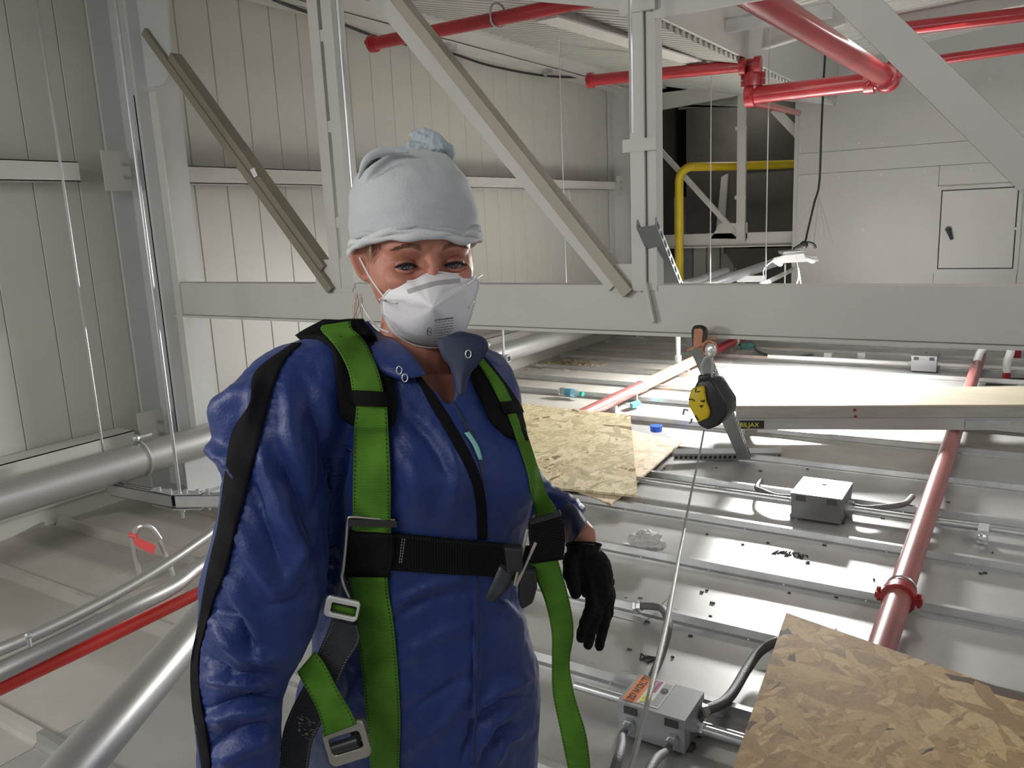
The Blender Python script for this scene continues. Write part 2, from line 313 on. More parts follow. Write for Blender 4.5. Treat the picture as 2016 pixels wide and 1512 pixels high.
# ceiling: left slope down to the valley, then high flat deck beyond
cl=struct('ceiling',MB().add([(WX-.1,-2.3,3.75),(XR,-2.3,3.75),(XR,12.3,3.75),(WX-.1,12.3,3.75)],[(0,3,2,1)]),M_ceil)
def corr(x0,z0,x1,z1,ya,yb,pitch=.105,h=.035):
    mb=MB(); v=[];f=[]; y=ya; k=0
    while y<yb:
        for (dy,dz) in ((0,0),(.035,0),(.05,h),(.09,h)):
            v+=[(x0,y+dy,z0+dz),(x1,y+dy,z1+dz)]
        y+=pitch
    n=len(v)//2
    f=[(2*i,2*i+2,2*i+3,2*i+1) for i in range(n-1)]
    return mb.add(v,f)
part('roof_deck_sheet',corr(-3.92,3.02,-1.9,2.56,-2.2,9.9),M_ceil,cl)
part('roof_deck_sheet',corr(-1.9,2.98,XR,3.55,-2.2,12.),M_ceil,cl)
mb=MB(); box(mb,(-1.92,-2.2,2.6),(-1.88,9.9,3.0)); part('roof_step',mb,M_ceil,cl)
mb=MB(); box(mb,(WX,-2.2,2.99),(-3.90,9.95,3.03)); part('eave_soffit',mb,M_steel,cl)
mb=MB(); box(mb,(WX,9.9,2.95),(-1.9,9.95,3.5)); part('end_closure',mb,M_ceil,cl)
mb=MB(); angle(mb,(WX+.10,-2.2,2.955),(WX+.10,9.6,2.955),.10,.05,.006); t_=struct('trim_1',mb,M_steel)
# girts on the left wall
k=2
for z,ya,yb in ((1.845,-2.2,2.50),(1.845,3.08,9.05),(.385,-2.2,2.60),(.385,3.08,9.05)):
    mb=MB(); X=WX+.03
    box(mb,(X,ya,z-.05),(X+.16,yb,z-.045)); box(mb,(X,ya,z+.045),(X+.16,yb,z+.05)); box(mb,(X+.155,ya,z-.05),(X+.16,yb,z+.05)); box(mb,(X,ya,z-.05),(X+.004,yb,z+.05))
    struct('trim_%d'%k,mb,M_steel); k+=1
# light lower panel step seen above the base
mb=MB(); box(mb,(WX+.002,-2.2,.10),(WX+.03,2.6,.13)); box(mb,(WX+.002,3.1,.10),(WX+.03,9.0,.13)); struct('trim_6',mb,M_wall)
# ---------------------------------------------------------------- steel columns
def column(y,lab):
    c=thing('steel_column',lab,'column',(WX+.2,y,0))
    mb=MB(); box(mb,(WX+.02,y-.009,0),(WX+.35,y+.009,2.98)); part('web',mb,M_column,c)
    for x in (WX+.01,WX+.345):
        mb=MB(); box(mb,(x,y-.13,0),(x+.018,y+.13,2.98)); part('flange',mb,M_column,c)
    for z in (1.78,.34):
        mb=MB(); box(mb,(WX+.17,y-.26,z-.03),(WX+.178,y-.10,z+.18)); part('cleat_plate',mb,M_steel,c)
        mb=MB()
        for dz in (.04,.11): tube(mb,[(WX+.178,y-.15,z+dz),(WX+.20,y-.15,z+dz)],.010,6)
        part('bolt',mb,M_galvb,c)
    mb=MB(); box(mb,(WX+.02,y-.16,0),(WX+.42,y+.16,.015)); part('base_plate',mb,M_column,c)
    return c
column(2.90,'broad white steel column on left wall at the near truss end')
column(9.35,'distant white steel column at the far end of left wall')
# ---------------------------------------------------------------- near truss
tr=thing('steel_truss','grey painted steel truss with deep bottom beam crossing behind the woman','truss',(-1.5,G,1.05))
def T(px,py,Y=None): return ony(px,py,G if Y is None else Y)
zt=(T(1380,563)[2]+T(2016,563)[2])/2; zb=(T(1380,660)[2]+T(690,628)[2])/2
xl=T(332,590)[0]
mb=MB(); # bottom chord: wide I section, web face near, small flanges
obox(mb,((xl+XR)/2,G+.045,(zt+zb)/2),((XR-xl)/2,0,0),(0,.045,0),(0,0,(zt-zb)/2)); part('bottom_chord',mb,M_steel,tr)
mb=MB(); box(mb,(xl,G-.018,zb-.014),(XR,G+.11,zb-.002)); part('chord_flange',mb,M_steel,tr)
def post(pxl,pxr,py,z0,z1,lab=None,dy=.10):
    a=T(pxl,py)[0]; b=T(pxr,py)[0]; mb=MB()
    box(mb,(a,G-.004,z0),(b,G+.006,z1)); box(mb,(b-.012,G+.006,z0),(b,G+dy,z1)); box(mb,(a,G+.006,z0),(a+.012,G+dy,z1))
    part('truss_post',mb,M_steel,tr,label=lab); return a,b
a,b=T(345,800)[0],T(385,800)[0]
mb=MB(); box(mb,(a,G-.01,.33),(b,G+.0,2.25)); box(mb,(a,G-.01,.33),(a+.01,G+.12,2.25)); part('truss_post',mb,M_steel,tr)
pa,pb=T(628,250)[0],T(674,250)[0]
mb=MB(); box(mb,(pa,G-.01,zt-.02),(pa+.062,G+.07,2.72)); box(mb,(pb-.062,G-.01,zt-.02),(pb,G+.07,2.72)); part('truss_post',mb,M_steel,tr)
for z in (2.32,1.93,1.5):
    mb=MB(); box(mb,(pa+.01,G-.006,z),(pb-.01,G+.02,z+.05)); part('batten_plate',mb,M_steel,tr)
pa,pb=T(1244,250)[0],T(1292,250)[0]
mb=MB(); box(mb,(pa,G-.02,zt-.02),(pa+.055,G+.07,2.9)); box(mb,(pb-.035,G-.005,zt-.02),(pb,G+.06,2.9)); part('truss_post',mb,M_steel,tr)
mb=MB(); box(mb,(pa-.028,G-.024,T(1265,298)[2]),(pb+.008,G-.004,T(1265,273)[2])); part('batten_plate',mb,M_steel,tr); mb=MB(); box(mb,(pa-.03,G-.03,T(1265,25)[2]),(pb+.01,G-.004,T(1265,0)[2]+.05)); part('batten_plate',mb,M_steel,tr)
# end gusset and its diagonal
gp=[T(q[0],q[1],G-.012) for q in ((245,-30),(325,-30),(336,130),(318,168),(262,178))]
mb=MB(); prism(mb,gp,(0,.01,0)); part('gusset_plate',mb,M_column,tr)
gp=[T(q[0],q[1],G-.012) for q in ((622,512),(690,512),(690,632),(655,640),(640,560))]
mb=MB(); prism(mb,[T(q[0],q[1],G-.006) for q in ((624,512),(692,508),(694,575),(620,575))],(0,.01,0)); part('gusset_plate',mb,M_steel,tr)
mb=MB(); prism(mb,[T(q[0],q[1],G-.006) for q in ((1196,520),(1262,520),(1262,575),(1196,575))],(0,.01,0)); part('gusset_plate',mb,M_steel,tr)
mb=MB(); prism(mb,[T(q[0],q[1],G-.03) for q in ((1264,560),(1270,556),(1288,632),(1281,637))],(0,.024,0)); part('stiffener_tab',mb,M_steel,tr)
def diag(A,B,w,mats,Y,name='diagonal_brace',lab=None):
    A=T(*A,Y); B=T(*B,Y); d=unit(B-A); n=unit(np.cross(d,(0,1,0))); 
    if n[2]<0: n=-n
    mb=MB(); obox(mb,(A+B)/2,(B-A)/2,n*w/2,V3((0,.006,0))); part(name,mb,mats[0],tr,label=lab)
    mb=MB(); obox(mb,(A+B)/2-n*(w/2-.004)+V3((0,.03,0)),(B-A)/2,n*.005,V3((0,.03,0))); obox(mb,(A+B)/2+n*(w/2-.004)+V3((0,.03,0)),(B-A)/2,n*.005,V3((0,.03,0))); part('brace_leg',mb,mats[1],tr)
diag((283,62),(650,572),.040,(M_steelb,M_steelb),G-.03,lab='olive brown diagonal with a pale paper scrap')
diag((334,112),(634,530),.05,(M_steelb,M_steelb),G-.022)
diag((735,-20),(1212,560),.075,(M_steel,M_steel),G-.016)
diag((765,-20),(1236,578),.045,(M_tan,M_tan),G-.028,lab='tan underside angle of the middle diagonal')
diag((1652,-30),(2040,352),.10,(M_steel,M_steelb),G-.02,lab='wide pale diagonal at upper right')
mb=MB(); prism(mb,[T(q[0],q[1],G-.04) for q in ((492,334),(500,330),(507,346),(500,350))],(0,.003,0)); part('paper_scrap',mb,M_white,tr)
# top chord
mb=MB(); zc=T(1400,12)[2]
angle(mb,T(1290,14),(XR,G,zc),.08,.075,.01); angle(mb,(T(262,-60)[0],G,T(262,-60)[2]+.05),(T(1290,14)[0],G,zc+.05),.08,.07,.01); part('top_chord',mb,M_steel,tr)
# ---------------------------------------------------------------- far truss (7 m behind)
FY=9.9
ft=thing('steel_truss','distant white truss with thin diagonals in front of the dark equipment','truss',(-3.2,FY,1.05))
def FT(x,y): return ony(x,y,FY)
x0=FT(1228,480)[0]; x1=FT(1563,475)[0]; zz=FT(1400,487)[2]; zz2=FT(1400,460)[2]
mb=MB(); box(mb,(x0,FY-.02,zz+.02),(x1,FY,zz2)); box(mb,(x0,FY-.08,zz),(x1,FY+.05,zz+.015)); part('bottom_chord',mb,M_steel,ft)
mb=MB(); A=FT(1230,208); B=FT(1570,140); prism(mb,[FT(1228,166),FT(1570,128),FT(1570,166),FT(1228,230)],(0,.05,0)); part('top_chord',mb,M_steel,ft)
for (xa,xb,ya,yb) in ((1455,1472,180,480),):
    mb=MB(); a,b=FT(xa,300)[0],FT(xb,300)[0]; box(mb,(a,FY-.08,zz2-.1),(b,FY-.03,FT(1464,150)[2])); part('truss_post',mb,M_steel,ft)
    for yy in (250,385): mb=MB(); box(mb,(a-.02,FY-.09,FT(1464,yy)[2]-.04),(b+.01,FY-.075,FT(1464,yy)[2])); part('batten_plate',mb,M_steel,ft)
for A,B,w in (((1290,285),(1452,462),.06),((1525,215),(1575,268),.10)):
    A=FT(*A);B=FT(*B); mb=MB(); beam(mb,A,B,.05,w,up=(0,0,1)); part('diagonal_brace',mb,M_steel,ft)
mb=MB(); prism(mb,[FT(*q) for q in ((1418,440),(1472,438),(1472,470),(1400,470))],(0,-.02,0)); part('gusset_plate',mb,M_steel,ft)
# ---------------------------------------------------------------- roof beams
def roofbeam(A,B,w,h,lab,za,zb_):
    a=onz(*A,za); b=onz(*B,zb_); mb=MB(); ibeam(mb,a,b,w,h,.012); return single('roof_beam',mb,M_steel,lab,'beam')
roofbeam((1075,8),(1385,108),.14,.16,'white roof beam running back to the valley, left of the hung wires',2.66,2.70)
roofbeam((1385,113),(1660,28),.12,.16,'white roof beam climbing right from the valley behind the large red pipe',2.70,2.95)
roofbeam((1145,-20),(1400,80),.10,.10,'narrow white roof beam above the valley beam',2.75,2.82)
roofbeam((1745,48),(2060,-12),.14,.10,'white roof beam above the upper right red pipe',2.62,2.62)
mb=MB(); a=onz(1322,66,2.75); b=onz(1640,18,2.75); ibeam(mb,a,b,.06,.10,.01); single('support_channel',mb,M_galv,'galvanised channel rail with hung wires below roof valley','channel')
mb=MB(); prism(mb,[ony(*q,6.0) for q in ((1306,20),(1372,24),(1378,44),(1362,52),(1306,72))],(0,.4,0)); prism(mb,[ony(*q,6.2) for q in ((1325,70),(1378,50),(1385,95),(1360,100),(1335,92))],(0,.3,0))
single('roof_bracket',mb,M_steel,'white bracket cluster at the roof valley above the red pipe','bracket')
# ---------------------------------------------------------------- large sheet metal box with hatch (right background)
BY=9.7
ob=thing('metal_clad_enclosure','large grey sheet-metal enclosure wall with a hatch at right','enclosure',(-1,BY,0))
def B_(x,y,d=0): return ony(x,y,BY+d)
bxl=B_(1566,300)[0]; z1=B_(1570,303)[2]; z2=B_(1570,345)[2]; ztop=3.72
for (za,zb2,cuts) in ((.0,z2,(bxl,B_(1850,400)[0]-.02,B_(2006,400)[0]+.03,XR)),(z2+.004,z1-.004,(bxl,B_(1950,310)[0],XR)),(z1,ztop,(bxl,B_(1760,200)[0]+1.6,XR))):
    for i in range(len(cuts)-1):
        mb=MB(); box(mb,(cuts[i]+.002,BY,za),(cuts[i+1]-.002,BY+.03,zb2)); part('clad_sheet',mb,M_boxw,ob)
mb=MB(); box(mb,(bxl,BY+.03,0),(bxl+.03,12,ztop)); part('side_sheet',mb,M_boxw,ob)
mb=MB(); box(mb,(bxl-.01,BY-.012,0),(bxl+.03,BY+.0,ztop)); part('corner_angle',mb,M_boxw,ob)
mb=MB()
for x in np.arange(bxl+.06,XR,.42):
    for z in (z2-.05,z1+.04): tube(mb,[(x,BY+.001,z),(x,BY-.012,z)],.012,6)
for z in np.arange(.3,3.4,.42): tube(mb,[(bxl+.07,BY+.001,z),(bxl+.07,BY-.01,z)],.012,6)
for q in ((1692,282),(1683,187),(1950,155),(1700,453),(1845,450),(1853,525),(2000,450),(1848,372),(1920,533)): c=B_(*q); tube(mb,[c+V3((0,.001,0)),c-V3((0,.012,0))],.014,6)
part('screw_head',mb,M_galv,ob,kind='stuff')
dl,dr=B_(1852,450)[0],B_(1998,450)[0]; dtp=B_(1930,373)[2]; db=B_(1930,527)[2]
fr_=MB(); g=.012
box(fr_,(dl-.05,BY-.02,db-.05),(dr+.05,BY-.002,db-g)); box(fr_,(dl-.05,BY-.02,dtp+g),(dr+.05,BY-.002,dtp+.05)); box(fr_,(dl-.05,BY-.02,db-g),(dl-g,BY-.002,dtp+g)); box(fr_,(dr+g,BY-.02,db-g),(dr+.05,BY-.002,dtp+g))
part('hatch_frame',fr_,M_boxw,ob)
mb=MB(); box(mb,(dl-g,BY-.004,db-g),(dr+g,BY-.001,dtp+g)); part('gasket',mb,M_blackp,ob,label='black rubber gasket')
mb=MB(); box(mb,(dl,BY-.024,db),(dr,BY-.004,dtp)); hd=part('hatch_door',mb,M_door,ob)
mb=MB(); a=B_(1867,452,-.05); b=B_(1874,472,-.05); tube(mb,[a+V3((0,.03,0)),a],.03,10); tube(mb,[a,b],[.026,.014],8); part('handle',mb,M_blackp,hd,'auto',label='black lever handle')
# dark equipment behind far truss
eq=thing('air_handling_unit','dark brown bulky equipment behind the far truss and yellow pipe','equipment',(-3.0,11.3,0))
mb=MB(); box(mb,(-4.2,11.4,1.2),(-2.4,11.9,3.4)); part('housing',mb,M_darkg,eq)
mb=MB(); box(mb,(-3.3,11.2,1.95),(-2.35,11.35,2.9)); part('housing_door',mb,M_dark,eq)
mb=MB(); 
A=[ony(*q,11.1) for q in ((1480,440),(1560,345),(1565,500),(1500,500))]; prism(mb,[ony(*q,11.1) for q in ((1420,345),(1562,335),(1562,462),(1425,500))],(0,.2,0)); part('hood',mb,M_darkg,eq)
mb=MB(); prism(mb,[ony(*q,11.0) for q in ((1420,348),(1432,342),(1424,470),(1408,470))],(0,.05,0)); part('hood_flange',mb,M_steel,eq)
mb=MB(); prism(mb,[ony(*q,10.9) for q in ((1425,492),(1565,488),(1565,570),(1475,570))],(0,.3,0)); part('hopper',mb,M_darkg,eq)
mb=MB(); prism(mb,[ony(*q,10.2) for q in ((1320,210),(1450,205),(1490,212),(1320,204))],(0,.1,0)); box(mb,(ony(1335,212,10.2)[0],10.2,ony(1335,212,10.2)[2]-.02),(ony(1500,205,10.2)[0],10.3,ony(1335,200,10.2)[2])); part('rail',mb,M_galv,eq)
pc=thing('corrugated_partition','pale ribbed partition panel low behind the yellow pipe','partition',(-3.8,11.5,0))
for i in range(9):
    a=ony(1230+i*27,520,11.5)[0]; b=ony(1255+i*27,520,11.5)[0]; mb=MB(); box(mb,(a,11.5,.2),(b,11.53,1.72)); part('panel_strip',mb,M_wall if i not in (4,) else M_greycond,pc)
# ---------------------------------------------------------------- yellow gas pipe
y=9.55; a=ony(1337,340,y); zc=ony(1350,329,y)[2]; r=.16; e=onz(1620,323,zc); e=V3((-2.2,11.05,zc))
pts=[(a[0],y,0),(a[0],y,zc-r)]+[(a[0]+r-r*math.cos(t),y,zc-r+r*math.sin(t)) for t in np.linspace(.2,math.pi/2,7)]+[(a[0]+.5,y+.62,zc),tuple(e)]
mb=MB(); tube(mb,pts,.052,16); single('gas_pipe',mb,M_yellow,'yellow painted pipe rising and elbowing right in background','pipe',smooth='auto')
# ================================================================ PIPES AND HANGERS
def rod(px0,py0,px1,py1,y,lab,r=.006,z1=None,x=None,grp=None,m=None):
    b=ony(px1,py1,y); z1=z1 or 2.95; mb=MB(); tube(mb,[b,(b[0],b[1],z1)],r,8)
    return single('threaded_rod',mb,m or M_galvb,lab,'rod',grp,smooth='auto')
PX=-3.90; PZ=onx(0,985,PX)[2]
bp=thing('galvanised_main_pipe','fat galvanised pipe running along the base of left wall','pipe',(PX,2,PZ-.09))
mb=MB(); tube(mb,[(PX,-1.5,PZ),(PX,3.2,PZ),(PX,8.9,PZ)],.088,24); part('pipe_barrel',mb,M_pipeg,bp,'auto')
yc=onx(283,925,PX)[1]
mb=MB(); tube(mb,[(PX+.093*math.cos(t),yc,PZ+.093*math.sin(t)) for t in np.linspace(-1.2,math.pi+.6,20)],.006,6); part('pipe_clamp',mb,M_galvb,bp,'auto',label='bright zinc clamp band')
mb=MB(); c=V3((PX,yc,PZ+.115)); tube(mb,[c-V3((0,.03,0)),c+V3((0,.07,0))],.01,8); ball(mb,c-V3((0,.02,0)),.022,8,6); part('clamp_bolt',mb,M_galvb,bp,'auto')
# trapeze bracket near
zs=PZ-.088-.032; J=onz(345,985,zs); L0=V3((J[0]-.62,J[1],zs)); L0=onz(222,962,zs)
tb=thing('strut_bracket','bright zinc strut bracket under the fat wall pipe left of the woman','bracket',(J[0],J[1],zs-.06))
def strut(A,B,h=.062,w=.045,nm='strut'):
    A,B=V3(A),V3(B); d,s,u=frame(B-A); c=(A+B)/2; L=(B-A)/2; t=.0025
    for (cc,ay,az) in ((c-u*(h/2-t),s*w/2,u*t),(c+u*(h/2-t)+s*(w/2-.008),s*.008,u*t),(c+u*(h/2-t)-s*(w/2-.008),s*.008,u*t),(c+s*(w/2-t),s*t,u*h/2),(c-s*(w/2-t),s*t,u*h/2)): obox(mb,cc,L,ay,az)
mb=MB(); strut(L0,J); part('strut_channel',mb,M_galv,tb)
K=P(455,972,J.dot(HEAD)-.03); K[2]=zs; mb=MB(); d=unit(K-J); strut(J+d*.012,K+d*.2); part('strut_channel',mb,M_galvb,tb,label='brightly lit strut length')  # brighter zinc colour carries the light falling on the second length
for sgn in (1,-1):
    mb=MB(); d2=unit(L0-J); a=J+V3((0,0,sgn*.036)); n=np.cross(d,(0,0,1)); n=unit(n)
    prism(mb,[a+d2*.16+n*.022,a+n*.03,a+d*.14+n*.022,a+d*.14-n*.022,a-n*.03,a+d2*.16-n*.022],(0,0,sgn*.004)); part('splice_plate',mb,M_galvb,tb)
for q in (J+d2*.11,J+d2*.03,J+d*.06,J+d*.17,J+d*.12):
    mb=MB(); tube(mb,[q+V3((0,0,.03)),q+V3((0,0,.055))],.009,6); tube(mb,[q-V3((0,0,.03)),q-V3((0,0,.05))],.007,6); part('bolt',mb,M_galvb,tb,kind='stuff')
def vrod(xyz,z1,lab,r=.006,grp=None):
    M_galvb=M_galv
    mb=MB(); p=V3(xyz); tube(mb,[p,(p[0],p[1],z1)],r,8); tube(mb,[(p[0],p[1],p[2]+.03),(p[0],p[1],p[2]+.045)],r*2,6); return single('threaded_rod',mb,M_galvb,lab,'rod',grp,smooth='auto')
Q=J+d*.028; vrod((Q[0],Q[1],zs-.09),2.86,'long threaded rod rising from the zinc bracket to the roof',.0080)
r1=onz(213,955,zs); vrod((r1[0],r1[1],zs-.05),2.80,'thin threaded rod hanging in front of the fat wall pipe, far left',.0065)
mb=MB(); tube(mb,[r1+V3((0,0,.105)),r1+V3((0,0,.122))],.013,6); single('hex_nut',mb,M_galvb,'bright nut on the far left threaded rod above the pipe','nut')
# far trapeze right of the woman
yy=onx(955,690,PX)[1]; A=V3((PX-.1,yy,zs)); B=ony(1002,706,yy)
tb=thing('strut_bracket','square strut bracket on the fat wall pipe right of the collar','bracket',(B[0],yy,zs-.1))
mb=MB(); zs2=B[2]; obox(mb,((A[0]+B[0])/2,yy,zs2),((B[0]-A[0])/2,0,0),(0,.03,0),(0,0,.028)); part('strut_channel',mb,M_galv,tb)
mb=MB(); box(mb,(B[0]-.002,yy-.022,zs2-.02),(B[0]+.002,yy+.022,zs2+.02)); part('open_end',mb,M_hole,tb)
q=ony(992,705,yy); mb=MB(); tube(mb,[(q[0],yy,zs2-.16),(q[0],yy,ony(988,640,yy)[2])],.012,8); part('hanger_rod',mb,M_galvb,tb,'auto')
mb=MB(); q=onx(948,672,PX+.02); tube(mb,[(PX+.1*math.cos(t),yy,PZ+.1*math.sin(t)) for t in np.linspace(-.5,math.pi,12)],.012,6); ball(mb,(PX+.03,yy,PZ+.12),.03,8,6); part('pipe_clamp',mb,M_galvb,tb,'auto')
# hung rods and conduit
rod(0,0,1118,655,5.9,'thin rod hanging in front of far left wall right of the woman',.0045,z1=2.95)
rod(0,0,1398,640,6.6,'thin wire rod hanging through the middle of the dark bay',.0045,z1=ony(1398,62,6.6)[2])
rod(0,0,1507,552,6.6,'thin wire rod hanging just left of the enclosure corner',.005,z1=3.0)
rod(0,0,1244,262,2.7,'thin rod hanging along the left side of the middle truss post',.006,z1=2.7,m=M_galv)
rod(0,0,694,372,2.62,'thick threaded rod ending behind the cap beside the left truss post',.008,z1=2.9,m=M_galv)
rod(0,0,1545,560,8.2,'short rod beside the enclosure corner under the lamp',.008,z1=ony(1544,520,8.2)[2])
# galvanised pipe pair behind the girder (background, below yellow pipe)
for i,(a,b,r,l) in enumerate((((1345,560),(1430,533),.035,'short galvanised pipe with clamps at the foot of yellow pipe'),((1385,565),(1560,505),.045,'galvanised pipe sloping up right behind the girder'),((1510,556),(1562,530),.022,'thin conduit below the lamp near the enclosure corner'))):
    A=onD=P(*a,7.2); B=P(*b,8.6); mb=MB(); tube(mb,[A-(B-A)*.3,B],r,14); single('conduit_pipe',mb,M_galvb,l,'pipe',smooth='auto')
mb=MB(); A=P(1450,549,7.8); B=P(1507,549,7.8); beam(mb,A,B,.04,.06); single('trapeze_bar',mb,M_galv,'small galvanised bar hanging from wire rods behind girder','bracket')
# ---------------------------------------------------------------- red sprinkler pipes overhead
def coupling(mb,c,d,r):
    d=unit(d); tube(mb,[c-d*r*.55,c-d*r*.5,c+d*r*.5,c+d*r*.55],[r*1.15,r*1.35,r*1.35,r*1.15],14)
    _,s,u=frame(d); 
    for sg in (1,-1): obox(mb,c+s*sg*r*1.5,d*r*.4,s*r*.25,u*r*.25); tube(mb,[c+s*sg*r*1.5-u*r*.6,c+s*sg*r*1.5+u*r*.6],r*.16,6)
def spipe(pts,r,lab,coup=(),m=M_red,name='sprinkler_pipe'):
    pts=[V3(p) for p in pts]; t=thing(name,lab,'pipe',pts[0]); mb=MB(); tube(mb,pts,r,18); part('pipe_barrel',mb,m,t,'auto')
    for c,d in coup: mb=MB(); coupling(mb,V3(c),V3(d),r); part('coupling',mb,M_redc if m is M_redp else m,t,'auto')
    return t
a=onz(735,86,2.6); b=V3((-.9,a[1],2.6)); t=spipe([a,b],.038,'red overhead pipe slanting up across the ceiling left of centre',[(a,b-a)])
q=ony(980,30,a[1]); mb=MB(); tube(mb,[(q[0]+.02*math.cos(s)*(1 if True else 0),a[1]+.045*math.cos(s),2.6+.05*math.sin(s)+ (.03 if math.sin(s)>0 else 0)) for s in np.linspace(-.5*math.pi,1.5*math.pi,16)],.006,6); part('hanger_loop',mb,M_galv,t,'auto')
y6=6.3; a=ony(1163,158,y6); b=ony(1495,126,y6+.1); t=spipe([a,b],.045,'red pipe high at the far wall behind the middle truss post',[(a,b-a),(ony(1462,131,y6),b-a),(ony(1492,127,y6),b-a)])
dz=ony(1600,172,y6)[2]; c=ony(1483,130,y6+.05); dd=V3((c[0],c[1],dz))
spipe([c,dd],.05,'short red vertical drop joining upper and lower pipes',[(dd+V3((0,0,.09)),(0,0,1)),(c-V3((0,0,.07)),(0,0,1))])
e0=V3((ony(1466,190,y6)[0],c[1],dz)); e1=ony(1738,150,y6); e1[2]=dz; e1[1]=c[1]
spipe([e0,e1],.062,'red horizontal pipe crossing in front of the enclosure corner',[(e0+V3((.03,0,0)),e1-e0),(e1-V3((.09,0,0)),e1-e0)])
n0=onz(1500,0,dz); n1=e1+V3((.03,-.02,0)); n0=n1+(n0-n1)*1.5
spipe([n0,n1],.062,'largest red pipe coming down from the top to the elbow',[(n1-unit(n1-n0)*.14,n1-n0)])
mb=MB(); ball(mb,e1+V3((.02,0,0)),.088,14,10); tube(mb,[e1+V3((.02,0,0)),e1+V3((.1,-.0,.16))],.05,12); single('pipe_elbow',mb,M_red,'red elbow fitting where the two large pipes meet by the diagonal','pipe fitting',smooth='auto')
a=ony(1755,131,y6); b=ony(2060,88,y6); spipe([a,b],.032,'lower of two thin red pipes at upper right',[])
a=ony(1752,60,y6-.6); b=ony(2060,23,y6-.6); spipe([a,b],.040,'upper of two thin red pipes at upper right',[(a,b-a)])
a=e0+V3((.0,.05,-.03)); b=ony(1572,222,9.5); spipe([a,b],.03,'dark red branch pipe running back from the joint',[])
# ---------------------------------------------------------------- floor level sprinkler pipes
PR=.092; xr=(onz(1735,1255,PR)[0]+onz(1900,800,PR)[0])/2
cy=onz(1752,1172,PR)[1]
t=spipe([(xr,1.3,PR),(xr,8.55,PR)],.045,'faded red pipe running away across deck at right, over the metal sheets',[((xr,cy,PR),(0,1,0))],m=M_redp,name='floor_pipe')
mb=MB(); tube(mb,[(xr+.05*math.cos(s),cy+.075,PR+.05*math.sin(s)) for s in np.linspace(0,2*math.pi,20)],.004,6,caps=False); part('hose_clamp',mb,M_galvb,t,'auto')
PL=.10; xl2=-2.655
p0=onz(1262,760,PL)[1]; p1=onz(1372,704,PL)[1]
t=thing('floor_pipe','pink and orange pipe running back from behind the stacked boards','pipe',(xl2,6,0))
for (a,b,mm,lb) in ((5.02,p0,M_redp,None),(p0,p1,M_orange,'orange painted length'),(p1,9.4,M_red,'red painted length')):
    mb=MB(); tube(mb,[(xl2,a,PL),(xl2,b,PL)],.047,16); part('pipe_barrel',mb,mm,t,'auto',label=lb)
for y in (p0,p1,onz(1437,672,PL)[1]): mb=MB(); tube(mb,[(xl2,y-.03,PL),(xl2,y+.03,PL)],.052,16); part('white_band',mb,M_white,t,'auto',label='white tape band')
yb=onz(1335,712,PL)[1]; c=ony(1335,712,yb); mb=MB(); tube(mb,[(c[0],yb,PL),(c[0],yb,ony(1334,655,yb)[2])],[.02,.024],10); tube(mb,[(c[0],yb,PL),(c[0],yb,PL+.06)],.032,10); part('riser',mb,M_white,t,'auto',label='white riser tube')
for y in (5.6,7.2,8.6): mb=MB(); beam(mb,(xl2,y,0),(xl2,y,PL-.045),.05,.04,up=(0,1,0)); part('pipe_stand',mb,M_galv,t)
for y in (2.67,5.41,7.68): mb=MB(); box(mb,(xr-.03,y-.02,.042),(xr+.03,y+.02,.05)); single('pipe_shim',mb,M_galv,'small shim under the faded red floor pipe, %s'%{2.67:'nearest, by the red coupling',5.41:'behind the scaffold plank',7.68:'farthest, below the girder'}[y],'shim')
# risers at far right
for (x0,lab) in ((1925,'white insulated riser curving down to the floor pipe at right'),(1984,'white insulated riser at the right edge by the deck opening')):
    yb=onz(x0,738 if x0<1950 else 748,0.0)[1]; c=ony(x0,738,yb)
    pts=[ony(x0+22 if x0<1950 else x0+2,676,yb),ony(x0+6,692,yb),ony(x0-1,712,yb),ony(x0-2,733,yb)]
    t=thing('insulated_riser',lab,'pipe',(c[0],yb,0)); mb=MB(); tube(mb,smooth_path(pts,4),.032,12); part('sleeve',mb,M_white,t,'auto')
    q=pts[-1]; mb=MB(); tube(mb,[q,(q[0],yb,0)],.03,12); part('stub',mb,M_red,t,'auto',label='red stub')
mb=MB(); p=[onz(*q,.003) for q in ((1945,744),(2040,744),(2045,758),(1940,758))]; prism(mb,p,(0,0,.002)); single('deck_opening',mb,M_hole,'dark rectangular opening in deck at far right','opening')
mb=MB(); c=onz(2004,690,.1); tube(mb,[(c[0],c[1],0),c+V3((0,0,.12))],.03,10); single('valve_cap',mb,M_redc,'small dark red cap behind the far right riser','pipe fitting',smooth='auto')
